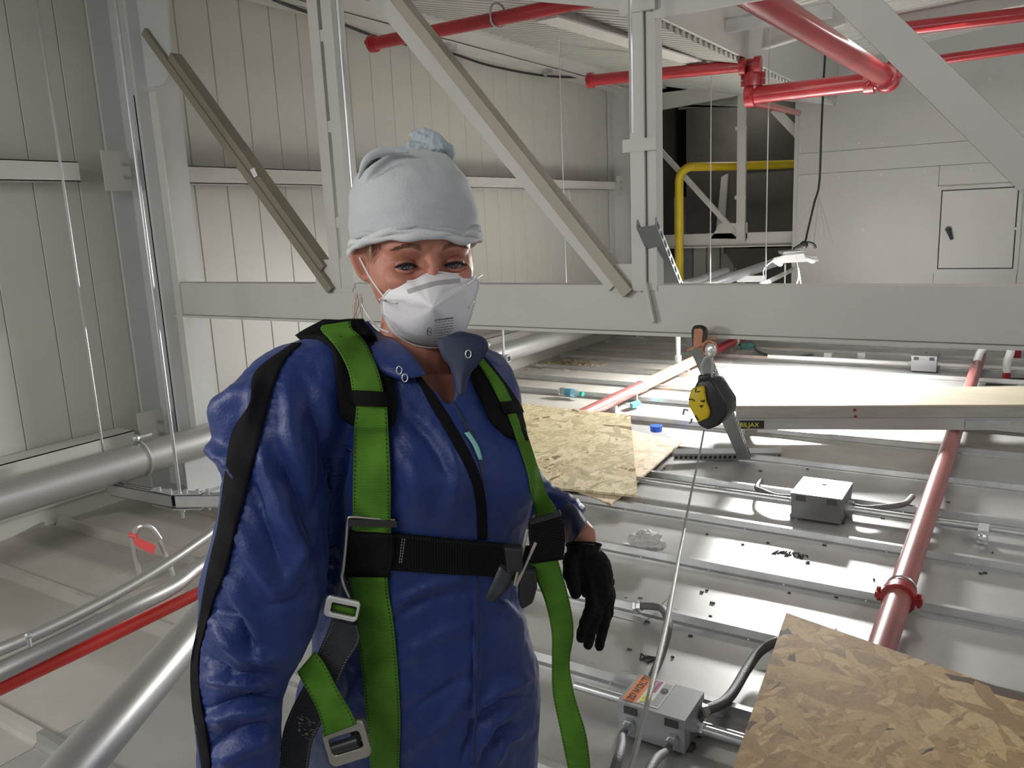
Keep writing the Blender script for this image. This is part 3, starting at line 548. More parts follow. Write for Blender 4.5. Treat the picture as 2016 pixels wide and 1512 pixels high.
# ---------------------------------------------------------------- perforated channel leaning over the girder
foot=onz(1466,905,.02); top=ony(1272,446,2.74)
def perf(A,B,w,fl,lab,nslot,facing=None,name='perforated_channel'):
    A,B=V3(A),V3(B); d=unit(B-A); v=unit(CAM-(A+B)/2); s=unit(np.cross(d,v)); n=unit(np.cross(s,d)); 
    if facing is not None: n=unit(V3(facing)-d*(d@V3(facing))); s=np.cross(d,n)
    ang=math.radians(22) if facing is None else 0; s2=s*math.cos(ang)+n*math.sin(ang); n2=np.cross(s2,d); 
    if n2@n<0: n2=-n2
    t=thing(name,lab,'channel',A); c=(A+B)/2; L=(B-A)/2
    mb=MB(); obox(mb,c,L,s2*w/2,n2*.002); obox(mb,c+s2*w/2-n2*fl/2,L,s2*.002,n2*fl/2); obox(mb,c-s2*w/2-n2*fl/2,L,s2*.002,n2*fl/2); part('channel_body',mb,M_trayg,t)
    mb=MB(); l=np.linalg.norm(L)*2
    for i in range(nslot):
        for sg in (1,-1):
            q=A+d*(l*(i+.5)/nslot)+sg*s2*(w/2+.0005)-n2*fl*.5; obox(mb,q,d*l/nslot*.28,s2*.0025,n2*fl*.2)
    part('slot',mb,M_hole,t,kind='stuff',label='dark oblong slots'); return t
perf(foot,top,.068,.036,'tall slotted channel leaning over the girder behind the yellow reel',42)
A=onz(1326,889,.07); B=onz(1537,887,.05); perf(A,B,.05,.05,'short slotted channel lying flat left of the leaning channel foot',22,facing=(0,-.5,1),name='perforated_channel')
# ---------------------------------------------------------------- scaffold plank
pl=thing('scaffold_plank','long aluminium scaffold plank with wood deck lying across at right','plank',(-1.48,4.91,.14))
a0=onz(1450,799,.30); a1=onz(2016,796.5,.30); dr_=unit(a1-a0); dr_[2]=0; nn=V3((-dr_[1],dr_[0],0)); LN=3.0; WD=.52
e=a0+dr_*LN
def plk(z0,z1,o0,o1,m,nm,lab=None,s=0,l=LN):
    mb=MB(); c=a0+dr_*(s+l/2)+nn*(o0+o1)/2; c[2]=(z0+z1)/2; obox(mb,c,dr_*l/2,nn*(o1-o0)/2,(0,0,(z1-z0)/2)); return part(nm,mb,m,pl,label=lab)
plk(.288,.300,0,WD,M_wood,'wood_deck')
plk(.222,.287,0,.035,M_woodside,'side_beam','weathered wood side beam'); plk(.222,.287,WD-.035,WD,M_woodside,'side_beam')
plk(.145,.220,.004,.03,M_alum,'aluminium_rail'); plk(.145,.220,WD-.03,WD-.004,M_alum,'aluminium_rail')
plk(.212,.219,-.001,.03,M_alum,'rail_lip'); plk(.146,.153,-.001,.03,M_alum,'rail_lip')
def tond(px,py,off=0):  # point on plank near face
    d=ray(px,py); n=nn; t=((a0+n*off-CAM)@n)/(d@n); return CAM+d*t
for px,py in ((1683,807),(1684,820)): c=tond(px,py); mb=MB(); tube(mb,[c+nn*.002,c-nn*.006],.009,10); part('bolt_head',mb,M_redc,pl,'auto')
A=tond(1456,828,.004); B=tond(1504,845,.004); c=(A+B)/2; hw=abs((B-A)@dr_)/2; hh=abs(A[2]-B[2])/2
mb=MB(); obox(mb,c-nn*.002,dr_*hw,nn*.001,(0,0,hh)); lb=part('maker_label',mb,M_blackp,pl,label='black label with yellow lettering')
text('lettering','BILJAX',.040,c-nn*.004-dr_*.015,dr_,(0,0,1),M_texty,lb); 
plk(.158,.205,-.0015,.001,M_galv,'worn_patch',s=1.33,l=.25)
for s in (.12,2.2): mb=MB(); c=a0+dr_*s+nn*(WD*.72); c[2]=.0925; obox(mb,c,dr_*.04,nn*.11,(0,0,.05)); single('timber_block',mb,M_woodside,'timber block under the %s of the scaffold plank'%('left end' if s<1 else 'right part'),'block')
# ---------------------------------------------------------------- strand boards
def sheet(pix,z,th,m,lab,zz=None,name='strand_board'):
    pts=[onz(q[0],q[1],z if zz is None else zz[i]) for i,q in enumerate(pix)]; o=V3(pts[0]); u=unit(V3(pts[1])-o); 
    mb=MB(); n=[V3(p)-V3((0,0,th)) for p in pts]; prism(mb,[p for p in n],(0,0,th)); ob_=single(name,mb,m,lab,'board'); return ob_
sheet([(1203,992),(1343,869),(1240,846),(1080,942)],.057,.012,M_osbp,'lower smooth pale board poking out right of the stack behind woman')
sheet([(1256,975),(1241,817),(985,790),(1010,952)],.075,.013,M_osbl,'top pale strand board of the stack right of the woman',zz=(.072,.168,.168,.072))
sheet([(1548,1206),(1436,1530),(1900,1800),(2300,1469)],.155,.014,M_osb,'tan strand board in the bottom right corner')
# ---------------------------------------------------------------- junction boxes
def jbox(nm,lab,FLb,FRb,h,dep,m,lat=True,loc=None):
    A=onz(*FLb,.02); B=onz(*FRb,.02); y=(A[1]+B[1])/2; t=thing(nm,lab,'electrical box',(A[0],y,0)); x0,x1=A[0],B[0]
    mb=MB(); box(mb,(x0,y,.012),(x1,y+dep,.012+h*.78)); part('box_body',mb,m,t)
    mb=MB(); box(mb,(x0-.003,y-.003,.012+h*.79),(x1+.003,y+dep+.003,.012+h)); lid=part('lid',mb,m,t)
    for s in (.1,.72):
        mb=MB(); xx=x0+(x1-x0)*s; box(mb,(xx,y-.008,.012+h*.72),(xx+(x1-x0)*.19,y-.003,.012+h*.92)); part('latch',mb,M_darkg,t,label='dark latch clip')
    for x in (x0-.012,x1-.004):
        for yy in (y+.03,y+dep-.05): mb=MB(); box(mb,(x,yy,0.0),(x+.016,yy+.03,.014)); part('mounting_foot',mb,M_darkg,t)
    mb=MB(); tube(mb,[(x0+(x1-x0)*.5,y+dep*.7,.012+h),(x0+(x1-x0)*.5,y+dep*.7,.015+h)],.011,12); part('knockout_plug',mb,M_darkg,t,'auto')
    return t,lid,x0,x1,y
TRz=None
nb=onz(1348,1479,.012); hz=ony(1348,1413,nb[1])[2]; bk=onz(1385,1359,hz); dep=bk[1]-nb[1]
jb,lid,jx0,jx1,jy=jbox('junction_box','grey junction box with orange voltage label near the bottom',(1218,1439),(1348,1478),hz-.012,dep,M_greycond)
jh=hz
# labels on lid
o=V3((jx0,jy,jh+.0006)); Xd=V3((1,0,0)); Yd=V3((0,1,0))
def lidquad(x0,y0,x1,y1,m,nm,par,z=.0006,lab=None): mb=MB(); box(mb,(jx0+x0,jy+y0,jh+z-.0004),(jx0+x1,jy+y1,jh+z)); return part(nm,mb,m,par,label=lab)
W_=jx1-jx0
lidquad(W_*.03,dep*.08,W_*.25,dep*1.0,M_orangel,'voltage_label',jb,lab='orange label reading 120 VOLTS')
text('label_lettering','120 VOLTS',W_*.17,o+V3((W_*.14,dep*.53,.0012)),(0,1,0),(-1,0,0),M_text,jb,ext=.0003)
lidquad(W_*.25,dep*.10,W_*.58,dep*1.0,M_labw,'warning_label',jb,z=.0009,lab='white warning label')
lidquad(W_*.27,dep*.55,W_*.40,dep*.97,M_labm,'warning_strip',jb,z=.0013); lidquad(W_*.44,dep*.15,W_*.56,dep*.95,M_greycond,'printed_block',jb,z=.0013)
mb=MB(); prism(mb,[o+V3((W_*.28,dep*.45,.0012)),o+V3((W_*.28,dep*.13,.0012)),o+V3((W_*.45,dep*.29,.0012))],(0,0,.0004)); part('warning_triangle',mb,M_laby,jb,label='yellow hazard triangle')
text('label_lettering','!',W_*.13,o+V3((W_*.33,dep*.29,.002)),(0,-1,0),(1,0,0),M_text,jb,ext=.0002); text('label_lettering','WARNING',W_*.065,o+V3((W_*.335,dep*.76,.002)),(0,1,0),(-1,0,0),M_labw,jb,ext=.0002)
jb2,_,kx0,kx1,ky=jbox('junction_box','dark grey junction box on deck left of the faded red pipe',(1557,1014),(1655,1029),.125,.27,M_box2)
jb3,_,lx0,lx1,ly=jbox('junction_box','small pale junction box far off under the girder',(1794,727),(1842,732),.14,.25,M_greycond)
def conduit(pts,r,m,lab,name='conduit',cat='conduit',sm=False,fit=True,grp=None):
    pts=[V3(p) for p in pts]; t=thing(name,lab,cat,pts[0],grp); mb=MB(); tube(mb,smooth_path(pts,8) if sm else pts,r,12); part('tube',mb,m,t,'auto')
    if fit:
        d=unit(pts[1]-pts[0]); mb=MB(); tube(mb,[pts[0],pts[0]+d*.012,pts[0]+d*.013,pts[0]+d*.03],[r*1.7,r*1.7,r*1.3,r*1.3],6); part('gland_nut',mb,M_galvb,t)
    return t
yc1=jy+dep*.5
conduit([(jx1,yc1,.05),(-.2,yc1,.05)],.014,M_galvb,'bright conduit running right from the labelled junction box'); conduit([(jx0,yc1+.03,.05),(jx0-.2,yc1+.03,.05)],.014,M_galvb,'short conduit stub left of the labelled junction box')
conduit([(jx1,yc1+.06,.02),(-.2,yc1+.06,.02)],.012,M_galv,'second lower conduit beside the labelled junction box',fit=False)
f1=ony(1240,1424,jy); f2=ony(1326,1455,jy)
conduit([f1,f1+V3((0,-.05,-.005)),P(1222,1475,1.62),P(1205,1530,1.5)],.011,M_greyflex,'grey flexible conduit leaving the left front of labelled box',sm=True,name='flexible_conduit')
conduit([f2,f2+V3((-.0,-.05,-.005)),P(1290,1497,1.62),P(1258,1560,1.45)],.011,M_greyflex,'grey flexible conduit leaving the right front of labelled box',sm=True,name='flexible_conduit')
conduit([(jx1,jy+dep*.78,.07),onz(1432,1376,.05),onz(1470,1318,.04),onz(1497,1282,.05),onz(1535,1262,.07),onz(1580,1262,.06)],.016,M_greyflex,'thick grey flexible conduit curving from box to under board',sm=True,name='flexible_conduit')
# access plate with gland and drooping flex
mb=MB(); prism(mb,[onz(*q,.0015) for q in ((1205,1158),(1312,1180),(1266,1228),(1160,1200))],(0,0,.0015)); ap=single('access_plate',mb,M_deck,'thin rectangular cover plate on deck behind the gloved hand','plate')
conduit([onz(1250,1194,.03),onz(1275,1193,.045),onz(1300,1197,.06),onz(1312,1212,.08),onz(1316,1238,.07),onz(1302,1290,.03),onz(1285,1330,.02)],.014,M_greyflex,'grey flexible conduit looping down from the cover plate',sm=True,name='flexible_conduit')
mb=MB(); ball(mb,onz(1253,1193,.03),.02,10,8); single('conduit_gland',mb,M_white,'white plastic gland on the cover plate','fitting',smooth=True)
# conduits of second box
ym=ky+.11
conduit([(kx0,ym,.055),(kx0-1.0,ym,.055)],.016,M_galv,'conduit running left from the dark grey junction box'); conduit([(kx1,ym,.055),(kx1+2.2,ym,.055)],.016,M_galv,'conduit running right from the dark grey junction box under red pipe')
conduit([(kx1,ym+.05,.03),(kx1+2.2,ym+.05,.03)],.012,M_galv,'thin second conduit right of dark grey box',fit=False)
conduit([(kx0,ym+.05,.06),onz(1530,977,.06),onz(1500,966,.06),onz(1490,960,.05),onz(1498,945,.03)],.014,M_greyflex,'short grey flex with elbow left of the dark grey box',sm=True,name='flexible_conduit')
conduit([(kx1,ym+.05,.06),onz(1700,1000,.06),onz(1740,998,.06),onz(1780,992,.07),onz(1796,978,.04)],.014,M_greyflex,'grey flex with fitting right of the dark grey box',sm=True,name='flexible_conduit')
mb=MB(); c=onz(1936,1050,.05); obox(mb,c,(.02,0,0),(0,.05,0),(0,0,.03)); ball(mb,c+V3((0,-.06,0)),.022,8,6); single('conduit_clamp',mb,M_galvb,'cast conduit clamp on rib at the right edge','clamp')
# conduit line under far end
yl=ly+.1
conduit([(lx0,yl,.06),(lx0-1.3,yl,.06)],.02,M_white,'white conduit left of the small far junction box'); conduit([(lx1,yl,.06),(lx1+1.6,yl,.06)],.02,M_white,'white conduit right of the small far junction box')
for i,px in enumerate((1631,1697)): c=onz(px,703,.05); mb=MB(); obox(mb,c,(.035,0,0),(0,.04,0),(0,0,.045)); single('conduit_coupler',mb,M_white,'white coupler block on far conduit, %s'%('left one' if i==0 else 'right one by the small box'),'fitting')
# ---------------------------------------------------------------- self retracting lifeline
sr=thing('fall_arrest_reel','yellow and black fall arrest reel hanging from the girder','reel',ony(1390,795,2.72))
YS=2.72
def S(x,y,d=0): return ony(x,y,YS+d)
def bodyprism(poly,d0,d1,m,nm,bev=.006,lab=None):
    import bmesh
    mb=MB(); prism(mb,[S(*q,d0) for q in poly],(0,d1-d0,0)); o=part(nm,mb,m,sr,label=lab)
    bm=bmesh.new(); bm.from_mesh(o.data); bmesh.ops.recalc_face_normals(bm,faces=bm.faces); bmesh.ops.bevel(bm,geom=list(bm.edges),offset=bev,segments=3,affect='EDGES',profile=.5)
    for f in bm.faces: f.smooth=True
    bm.to_mesh(o.data); bm.free(); return o
bodyprism([(1373,748),(1400,746),(1412,765),(1431,795),(1431,818),(1416,838),(1392,848),(1374,838),(1362,812),(1360,775)],-.035,.085,M_blackp,'housing',.012)
bodyprism([(1361,765),(1384,760),(1388,790),(1396,812),(1393,824),(1372,833),(1364,815),(1355,800),(1355,782)],-.055,-.03,M_yel2,'side_cover',.008,'yellow side cover')
for q in ((1373,768),(1385,787),(1381,800),(1369,822),(1362,788)):
    mb=MB(); c=S(*q,-.0565); tube(mb,[c+V3((random.uniform(-.012,.012),0,random.uniform(-.01,.01))) for _ in range(4)],.0022,5); part('scrawl',mb,M_text,sr,label='black marker scrawl')
bodyprism([(1374,739),(1397,738),(1399,758),(1372,760)],-.01,.045,M_blackp,'top_lug',.005)
mb=MB(); tube(mb,smooth_path([S(1386,745),S(1381,725),S(1388,706),S(1398,702),S(1403,712),S(1401,745)],5),.005,8); part('swivel_eye',mb,M_galv,sr,'auto')
mb=MB(); tube(mb,smooth_path([S(1403,700,-.0),S(1387,697),S(1384,685),S(1393,672),S(1405,676),S(1410,690),S(1403,700)],5),.0065,8); part('shackle',mb,M_copper,sr,'auto')
mb=MB(); c=S(1399,690,-.01); ball(mb,c,(.022,.012,.026),12,8); part('shackle_nut',mb,M_silver,sr,True)
mb=MB(); prism(mb,[ony(*q,YS+.04) for q in ((1366,648),(1387,645),(1391,652),(1389,682),(1368,686),(1365,680))],(0,.02,0)); part('beam_hook',mb,M_copper,sr)
mb=MB(); tube(mb,smooth_path([ony(1368,682,YS+.05),ony(1366,650,YS+.06),ony(1376,644,YS+.05),ony(1388,650,YS+.04),ony(1386,680,YS+.02),ony(1396,690,YS)],5),.008,8); part('hook_strap',mb,M_blackp,sr,'auto')
mb=MB(); beam(mb,S(1353,690,.02),S(1410,665,.02),.012,.008); part('pin',mb,M_copper,sr)
for q in (((1355,808),(1347,806),(1345,816)),((1362,824),(1360,832),(1357,833))): mb=MB(); tube(mb,[S(*p) for p in q],.004,6); part('side_hook',mb,M_galv,sr)
# lifeline cable toward the woman
D1=S(1388,846).dot(HEAD)
pts=[P(1386,847,D1),P(1376,900,D1-.08),P(1364,955,D1-.2),P(1353,1010,D1-.35),P(1347,1037,D1-.42),P(1347,1045,D1-.44),P(1338,1090,D1-.58),P(1325,1160,D1-.8),P(1312,1230,D1-1.0),P(1298,1290,D1-1.15),P(1278,1370,D1-1.3),P(1258,1450,D1-1.4),P(1238,1520,D1-1.47),P(1200,1600,D1-1.5)]
mb=MB(); sp=smooth_path(pts,6); rr=[.0032+.0025*min(1,i/len(sp)*1.4) for i in range(len(sp))]; tube(mb,sp,rr,8); single('lifeline_cable',mb,M_rope,'thin grey wire lifeline descending from the yellow reel','cable',smooth='auto')
mb=MB(); sub=smooth_path([P(1322,1172,D1-.81),P(1311,1232,D1-1.0),P(1297,1292,D1-1.15)],14); cc=[]
for i in range(len(sub)*9):
    k=i/9; j=min(int(k),len(sub)-2); f_=k-j; p=sub[j]*(1-f_)+sub[min(j+1,len(sub)-1)]*f_; a=i*.9; cc.append(p+CR*.0065*math.cos(a)+HEAD*.0065*math.sin(a))
tube(mb,cc[:-9],.0012,4); single('energy_spring',mb,M_galv,'fine coiled spring sleeve around the lifeline cable','spring')
# ---------------------------------------------------------------- work lamp
wlamp=thing('hanging_work_lamp','white hanging twin tube work lamp left of the enclosure','lamp',P(1590,505,7.0))
def Wp(x,y,d=0): return P(x,y,7.0+d)
A=Wp(1540,508); B=Wp(1640,488,.35)
mb=MB(); prism(mb,[Wp(*q) for q in ((1543,496),(1583,494),(1583,503),(1608,506),(1612,514),(1543,518),(1524,514),(1524,508),(1543,503))],HEAD*.02); part('end_plate',mb,M_white,wlamp)
mb=MB(); off=HEAD*.5+CR*.12; prism(mb,[Wp(1543,497),Wp(1583,495),Wp(1583,499),Wp(1543,503)],off); prism(mb,[Wp(1586,502),Wp(1612,509),Wp(1610,513),Wp(1584,507)],off); part('reflector',mb,M_galvb,wlamp)
for q in ((1536,517),(1600,511)): mb=MB(); c=Wp(*q,.03); tube(mb,[c+V3((0,0,-.01)),c+off+V3((0,0,-.01))],.022,10); part('lamp_tube',mb,M_tube,wlamp,'auto',label='glowing tube')
for a,b in (((1562,494),(1605,385)),((1602,482),(1612,385)),((1626,480),(1612,385)),((1640,482),(1612,385))): mb=MB(); tube(mb,[Wp(*a,.1),P(*b,7.2)],.003,5); part('suspension_wire',mb,M_galv,wlamp)
mb=MB(); tube(mb,smooth_path([P(1630,22,7.2),P(1622,150,7.2),P(1617,260,7.2),P(1613,360,7.2),P(1603,400,7.15),P(1590,455,7.1),P(1584,478,7.05),P(1570,488,7.)],6),.009,8); part('power_cord',mb,M_cable,wlamp,'auto',label='black power cord')
mb=MB(); tube(mb,smooth_path([Wp(1562,490),Wp(1585,478),Wp(1600,480),Wp(1606,488)],5),.012,6); ball(mb,Wp(1583,482),.035,8,6); part('cord_bundle',mb,M_cable,wlamp,'auto')
for pth in (((1545,503),(1520,515),(1504,530),(1503,545)),((1565,500),(1572,530),(1577,560)),((1566,500),(1573,540),(1568,562))): mb=MB(); tube(mb,smooth_path([Wp(*q) for q in pth],5),.0028,6); part('loose_wire',mb,M_white,wlamp)
# ---------------------------------------------------------------- cable along the eave
ec=[P(*q) for q in ((500,-22,3.2),(600,18,3.6),(720,62,4.0),(790,92,4.4),(870,100,5.0),(960,128,5.8),(1050,146,6.8),(1130,151,7.6),(1200,148,8.2),(1232,140,8.5))]
ec=[onx(q[0],q[1],-4.28) for q in ((480,-30),(560,8),(660,42),(740,72),(830,94),(886,104),(960,128),(1050,146),(1110,152),(1160,151))]
mb=MB(); tube(mb,smooth_path(ec,6),.011,8); single('eave_cable',mb,M_cable,'black cable sagging along the eave above left wall','cable',smooth='auto')
for i,(px,py) in enumerate(((880,95),(1071,140))):
    c=onx(px,py,-4.28); mb=MB(); box(mb,tuple(c-V3((.02,.03,.05))),tuple(c+V3((.02,.03,.05)))); box(mb,tuple(c-V3((-.03,.05,.02))),tuple(c+V3((.07,.05,.03)))); single('cable_clip',mb,M_galv,'galvanised clip holding the eave cable, %s one'%('nearer' if i==0 else 'farther'),'clip')
# ---------------------------------------------------------------- near left conduits and rail
def run(pix,r,m,lab,name,sm=True,extra=None,grp=None):
    pts=[P(*q) for q in pix]; t=thing(name,lab,'pipe',pts[0],grp); mb=MB(); tube(mb,smooth_path(pts,8) if sm else pts,r,18); part('tube',mb,m,t,'auto'); return t
c1=run([(-120,1320,1.22),(0,1278,1.34),(120,1225,1.47),(240,1163,1.63),(330,1108,1.78),(400,1060,1.93),(470,1010,2.1),(640,950,2.5)],.0125,M_pipeg,'upper thin grey conduit curving up behind the sleeve','wall_conduit')
c2=run([(-120,1378,1.2),(0,1322,1.32),(120,1265,1.45),(250,1200,1.60),(340,1155,1.75),(420,1100,1.93),(600,1020,2.3)],.0185,M_pipeg,'middle grey pipe above the bright red one at left','wall_conduit')
q=P(58,1268,1.36); mb=MB(); tube(mb,[q-V3((0,0,.005)),q+V3((0,0,.016))],.004,6); ball(mb,q+V3((0,0,.016)),.006,8,6); part('screw',mb,M_galvb,c2)
c3=run([(-120,1408,1.2),(0,1353,1.32),(130,1293,1.46),(260,1231,1.62),(400,1163,1.82),(560,1085,2.1)],.0145,mat('bright_red_pipe',(.72,.035,.025),.35),'bright red thin pipe crossing lower left','red_conduit')
c4=run([(40,1640,.86),(150,1508,.98),(290,1348,1.2),(410,1208,1.5),(520,1085,1.85)],.0345,M_pipeg,'thick galvanised rail slanting in the lower left corner','guard_rail',sm=False)
# braided hose loop with red tag
hb=onz(278,1150,0)
t=thing('braided_hose','braided steel hose looping up from deck with red tag','hose',(hb[0],hb[1],0)); D0=hb.dot(HEAD)
hp=[hb,P(270,1110,D0),P(263,1075,D0),P(263,1050,D0),P(275,1036,D0),P(295,1040,D0+.02),P(312,1062,D0+.04),P(325,1090,D0+.05),P(337,1120,D0+.05),P(345,1150,D0+.05)]
mb=MB(); tube(mb,smooth_path(hp,5),.0105,10); part('hose',mb,mat('braid',(.55,.53,.50),.35,metal=.5,bump=.6,bs=500),t,'auto')
mb=MB(); tube(mb,smooth_path([q+CR*.006 for q in hp[3:7]],5),.012,10); part('clear_sleeve',mb,M_galvb,t,'auto')
mb=MB(); prism(mb,[P(*q) for q in ((262,1062,D0-.02),(268,1057,D0-.02),(307,1074,D0-.03),(302,1092,D0-.03),(266,1074,D0-.02))],HEAD*.002); part('tag',mb,M_redtag,t,label='red paper tag')
mb=MB(); tube(mb,[P(256,1052,D0-.005),P(270,1056,D0-.005)],.013,10); part('tag_collar',mb,M_redtag,t,'auto')
# ---------------------------------------------------------------- litter
c=onz(1128,775,.035); bt=thing('plastic_bottle','clear plastic water bottle lying on deck behind the woman','bottle',(c[0],c[1],0)); dx=unit(V3((1,-.15,0)))
c=onz(1125,773,.05); mb=MB(); tube(mb,[c-dx*.12,c-dx*.115,c-dx*.05,c+dx*.03,c+dx*.07,c+dx*.075,c+dx*.095],[.015,.033,.034,.034,.016,.012,.012],14); part('bottle_body',mb,M_bottle,bt,'auto')
mb=MB(); tube(mb,[c-dx*.05,c+dx*.01],.0355,14); part('label_band',mb,M_bluel,bt,'auto',label='blue printed label')
mb=MB(); tube(mb,[c+dx*.095,c+dx*.12],.018,12); part('cap',mb,M_green,bt,'auto',label='green cap')
def crumple(name,px,py,r,sc,m,lab,cat,z=.03,seed=1):
    c=onz(px,py,z); mb=MB(); ball(mb,c,r,28,20); v=V3(mb.v); out=[]
    for q in v:
        d=q-c; n=noise.fractal(Vector(d*sc+seed),.6,2.2,4); k=1+.45*n; p=c+d*k; p[2]=max(p[2],.002); out.append(tuple(p))
    mb.v=out; return single(name,mb,m,lab,cat,smooth='auto')
crumple('crumpled_wrapper',1276,1066,(.075,.06,.05),22,M_rag,'crumpled white wrapper with blue print on a deck rib','wrapper',.05,3)
c=onz(1254,1058,.065); mb=MB(); ball(mb,c,(.016,.012,.016),8,6); single('blue_scrap',mb,M_blue,'dark blue printed scrap on the crumpled wrapper','scrap')
crumple('paper_tail',1232,1076,(.05,.02,.008),30,M_rag,'thin twisted paper tail left of the crumpled wrapper','wrapper',.012,5)
mb=MB(); prism(mb,[onz(*q,.02) for q in ((1240,800),(1258,794),(1262,799),(1246,804))],(0,0,.03)); single('cyan_tape',mb,M_cyan,'cyan plastic tag hanging below the pink pipe','tag')
c=onz(1254,770,.08); mb=MB(); tube(mb,[onz(1254,792,.03),c],.004,6); single('tag_wire',mb,M_white,'thin white wire above the cyan tag','wire')
c=onz(1292,849,.03); mb=MB(); tube(mb,[c,c+V3((0,0,.04))],[.04,.045],10); single('plastic_cup',mb,M_blue,'small blue plastic cap near the far board corner','cap')
crumple('teal_rag',1470,683,(.10,.05,.04),14,mat('teal_cloth',(.10,.32,.30),.8,var=.4,vs=30),'small teal rag near the red pipe far off','rag',.03,8)
mb=MB(); tube(mb,smooth_path([onz(1485,684,.04),onz(1495,693,.02),onz(1520,700,.02),onz(1560,702,.02),onz(1600,698,.03)],5),.012,6); single('loose_cord',mb,M_greyflex,'loose dark cord beside the teal rag','cord')
# scattered wood chips
mb=MB()
for i in range(260):
    px=random.gauss(1115,28); py=random.gauss(716,5); c=onz(px,py,.004); a=random.random()*6; d1=V3((math.cos(a),math.sin(a),0))*random.uniform(.01,.035); d2=V3((-math.sin(a),math.cos(a),0))*random.uniform(.004,.01); obox(mb,c,d1,d2,(0,0,.004))
single('wood_chips',mb,M_dust,'scatter of tan wood chips on far deck','wood chips',kind='stuff')
mb=MB()
for i in range(50):
    px=random.uniform(1230,2000); py=random.uniform(860,1300); c=onz(px,py,.002); obox(mb,c,(random.uniform(.003,.01),0,0),(0,random.uniform(.002,.006),0),(0,0,.003))
single('debris_specks',mb,M_mark,'small dark debris specks on the deck sheets','debris',kind='stuff')
# inspector's pen marks on deck
def scribble(px,py,n,w,lab):
    mb=MB(); 
    for i in range(n):
        a=onz(px+i*w,py+i*w*.17,.0015); pts=[a+V3((random.uniform(-.014,.014),random.uniform(-.03,.03),0)) for _ in range(4)]; tube(mb,pts,.003,4)
    return single('pen_scrawl',mb,M_mark,lab,'marking')
scribble(1527,1086,11,6.2,'black pen scrawl on the bright deck sheet'); scribble(1262,1296,7,5,'faint pen scrawl on deck above the labelled box')
# ================================================================ THE WOMAN
def loft(rows,n=28,expo=2.0,vert=False):
    """rows: (px,py,D,width_px,half_depth_m). Rings follow the limb; returns closed mesh verts, faces"""
    rows=[np.array(r,float) for r in rows]; m=len(rows); v=[];f=[]
    for i,r in enumerate(rows):
        a=rows[max(i-1,0)][:2]; b=rows[min(i+1,m-1)][:2]; t=(b-a)/(np.linalg.norm(b-a)+1e-9)
        nrm=np.array([1.,0.]) if vert else np.array([t[1],-t[0]])
        for k in range(n):
            th=2*math.pi*k/n; c,s=math.cos(th),math.sin(th); c=math.copysign(abs(c)**(2/expo),c); s=math.copysign(abs(s)**(2/expo),s)
            q=r[:2]+nrm*r[3]/2*c; v.append(P(q[0],q[1],r[2]-r[4]*s))
    f=[(i*n+j,i*n+(j+1)%n,(i+1)*n+(j+1)%n,(i+1)*n+j) for i in range(m-1) for j in range(n)]
    f+=[tuple(range(n))[::-1],tuple((m-1)*n+j for j in range(n))]
    return v,f
def resample(rows,k=3):
    rows=[np.array(r,float) for r in rows]; q=[2*rows[0]-rows[1]]+rows+[2*rows[-1]-rows[-2]]; out=[]
    for i in range(1,len(q)-2):
        for t in np.linspace(0,1,k,endpoint=False):
            a,b,c,d=q[i-1],q[i],q[i+1],q[i+2]; out.append(.5*((2*b)+(-a+c)*t+(2*a-5*b+4*c-d)*t*t+(-a+3*b-3*c+d)*t**3))
    out.append(rows[-1]); return out
def remesh(shapes,vox,iters=4,fac=.5):
    import bmesh
    bm=bmesh.new()
    for v,f in shapes:
        vs=[bm.verts.new(tuple(map(float,q))) for q in v]
        for q in f:
            try: bm.faces.new([vs[i] for i in q])
            except ValueError: pass
    bmesh.ops.recalc_face_normals(bm,faces=bm.faces)
    me=bpy.data.meshes.new('tmp'); bm.to_mesh(me); bm.free(); o=bpy.data.objects.new('tmp',me); COL.objects.link(o)
    r=o.modifiers.new('r','REMESH'); r.mode='VOXEL'; r.voxel_size=vox; r.adaptivity=0
    s=o.modifiers.new('s','SMOOTH'); s.iterations=iters; s.factor=fac
    dg=bpy.context.evaluated_depsgraph_get(); dg.update(); e=o.evaluated_get(dg); out=bpy.data.meshes.new_from_object(e)
    n=len(out.vertices); co=np.zeros(n*3); out.vertices.foreach_get('co',co); co=co.reshape(-1,3)
    fs=[tuple(p.vertices) for p in out.polygons]
    bpy.data.objects.remove(o); bpy.data.meshes.remove(me); bpy.data.meshes.remove(out)
    return co,fs
def vnormals(co,fs):
    F=np.array([f[:3] if len(f)==3 else f[:3] for f in fs]); F4=np.array([f[2] for f in fs])
    nn=np.cross(co[F[:,1]]-co[F[:,0]],co[F[:,2]]-co[F[:,0]]); N=np.zeros_like(co)
    for k in range(3): np.add.at(N,F[:,k],nn)
    return N/(np.linalg.norm(N,axis=1,keepdims=True)+1e-12)
def seglen(px,py,poly):   # distance in px to a polyline
    d=np.full(px.shape,1e9)
    for (x0,y0),(x1,y1) in zip(poly[:-1],poly[1:]):
        dx,dy=x1-x0,y1-y0; t=np.clip(((px-x0)*dx+(py-y0)*dy)/(dx*dx+dy*dy),0,1); d=np.minimum(d,np.hypot(px-x0-t*dx,py-y0-t*dy))
    return d
def taper(px,py,poly):   # fades fold ends
    L=math.hypot(poly[-1][0]-poly[0][0],poly[-1][1]-poly[0][1]); a=np.hypot(px-poly[0][0],py-poly[0][1]); b=np.hypot(px-poly[-1][0],py-poly[-1][1])
    return np.clip(np.minimum(a,b)/(L*.28),0,1)
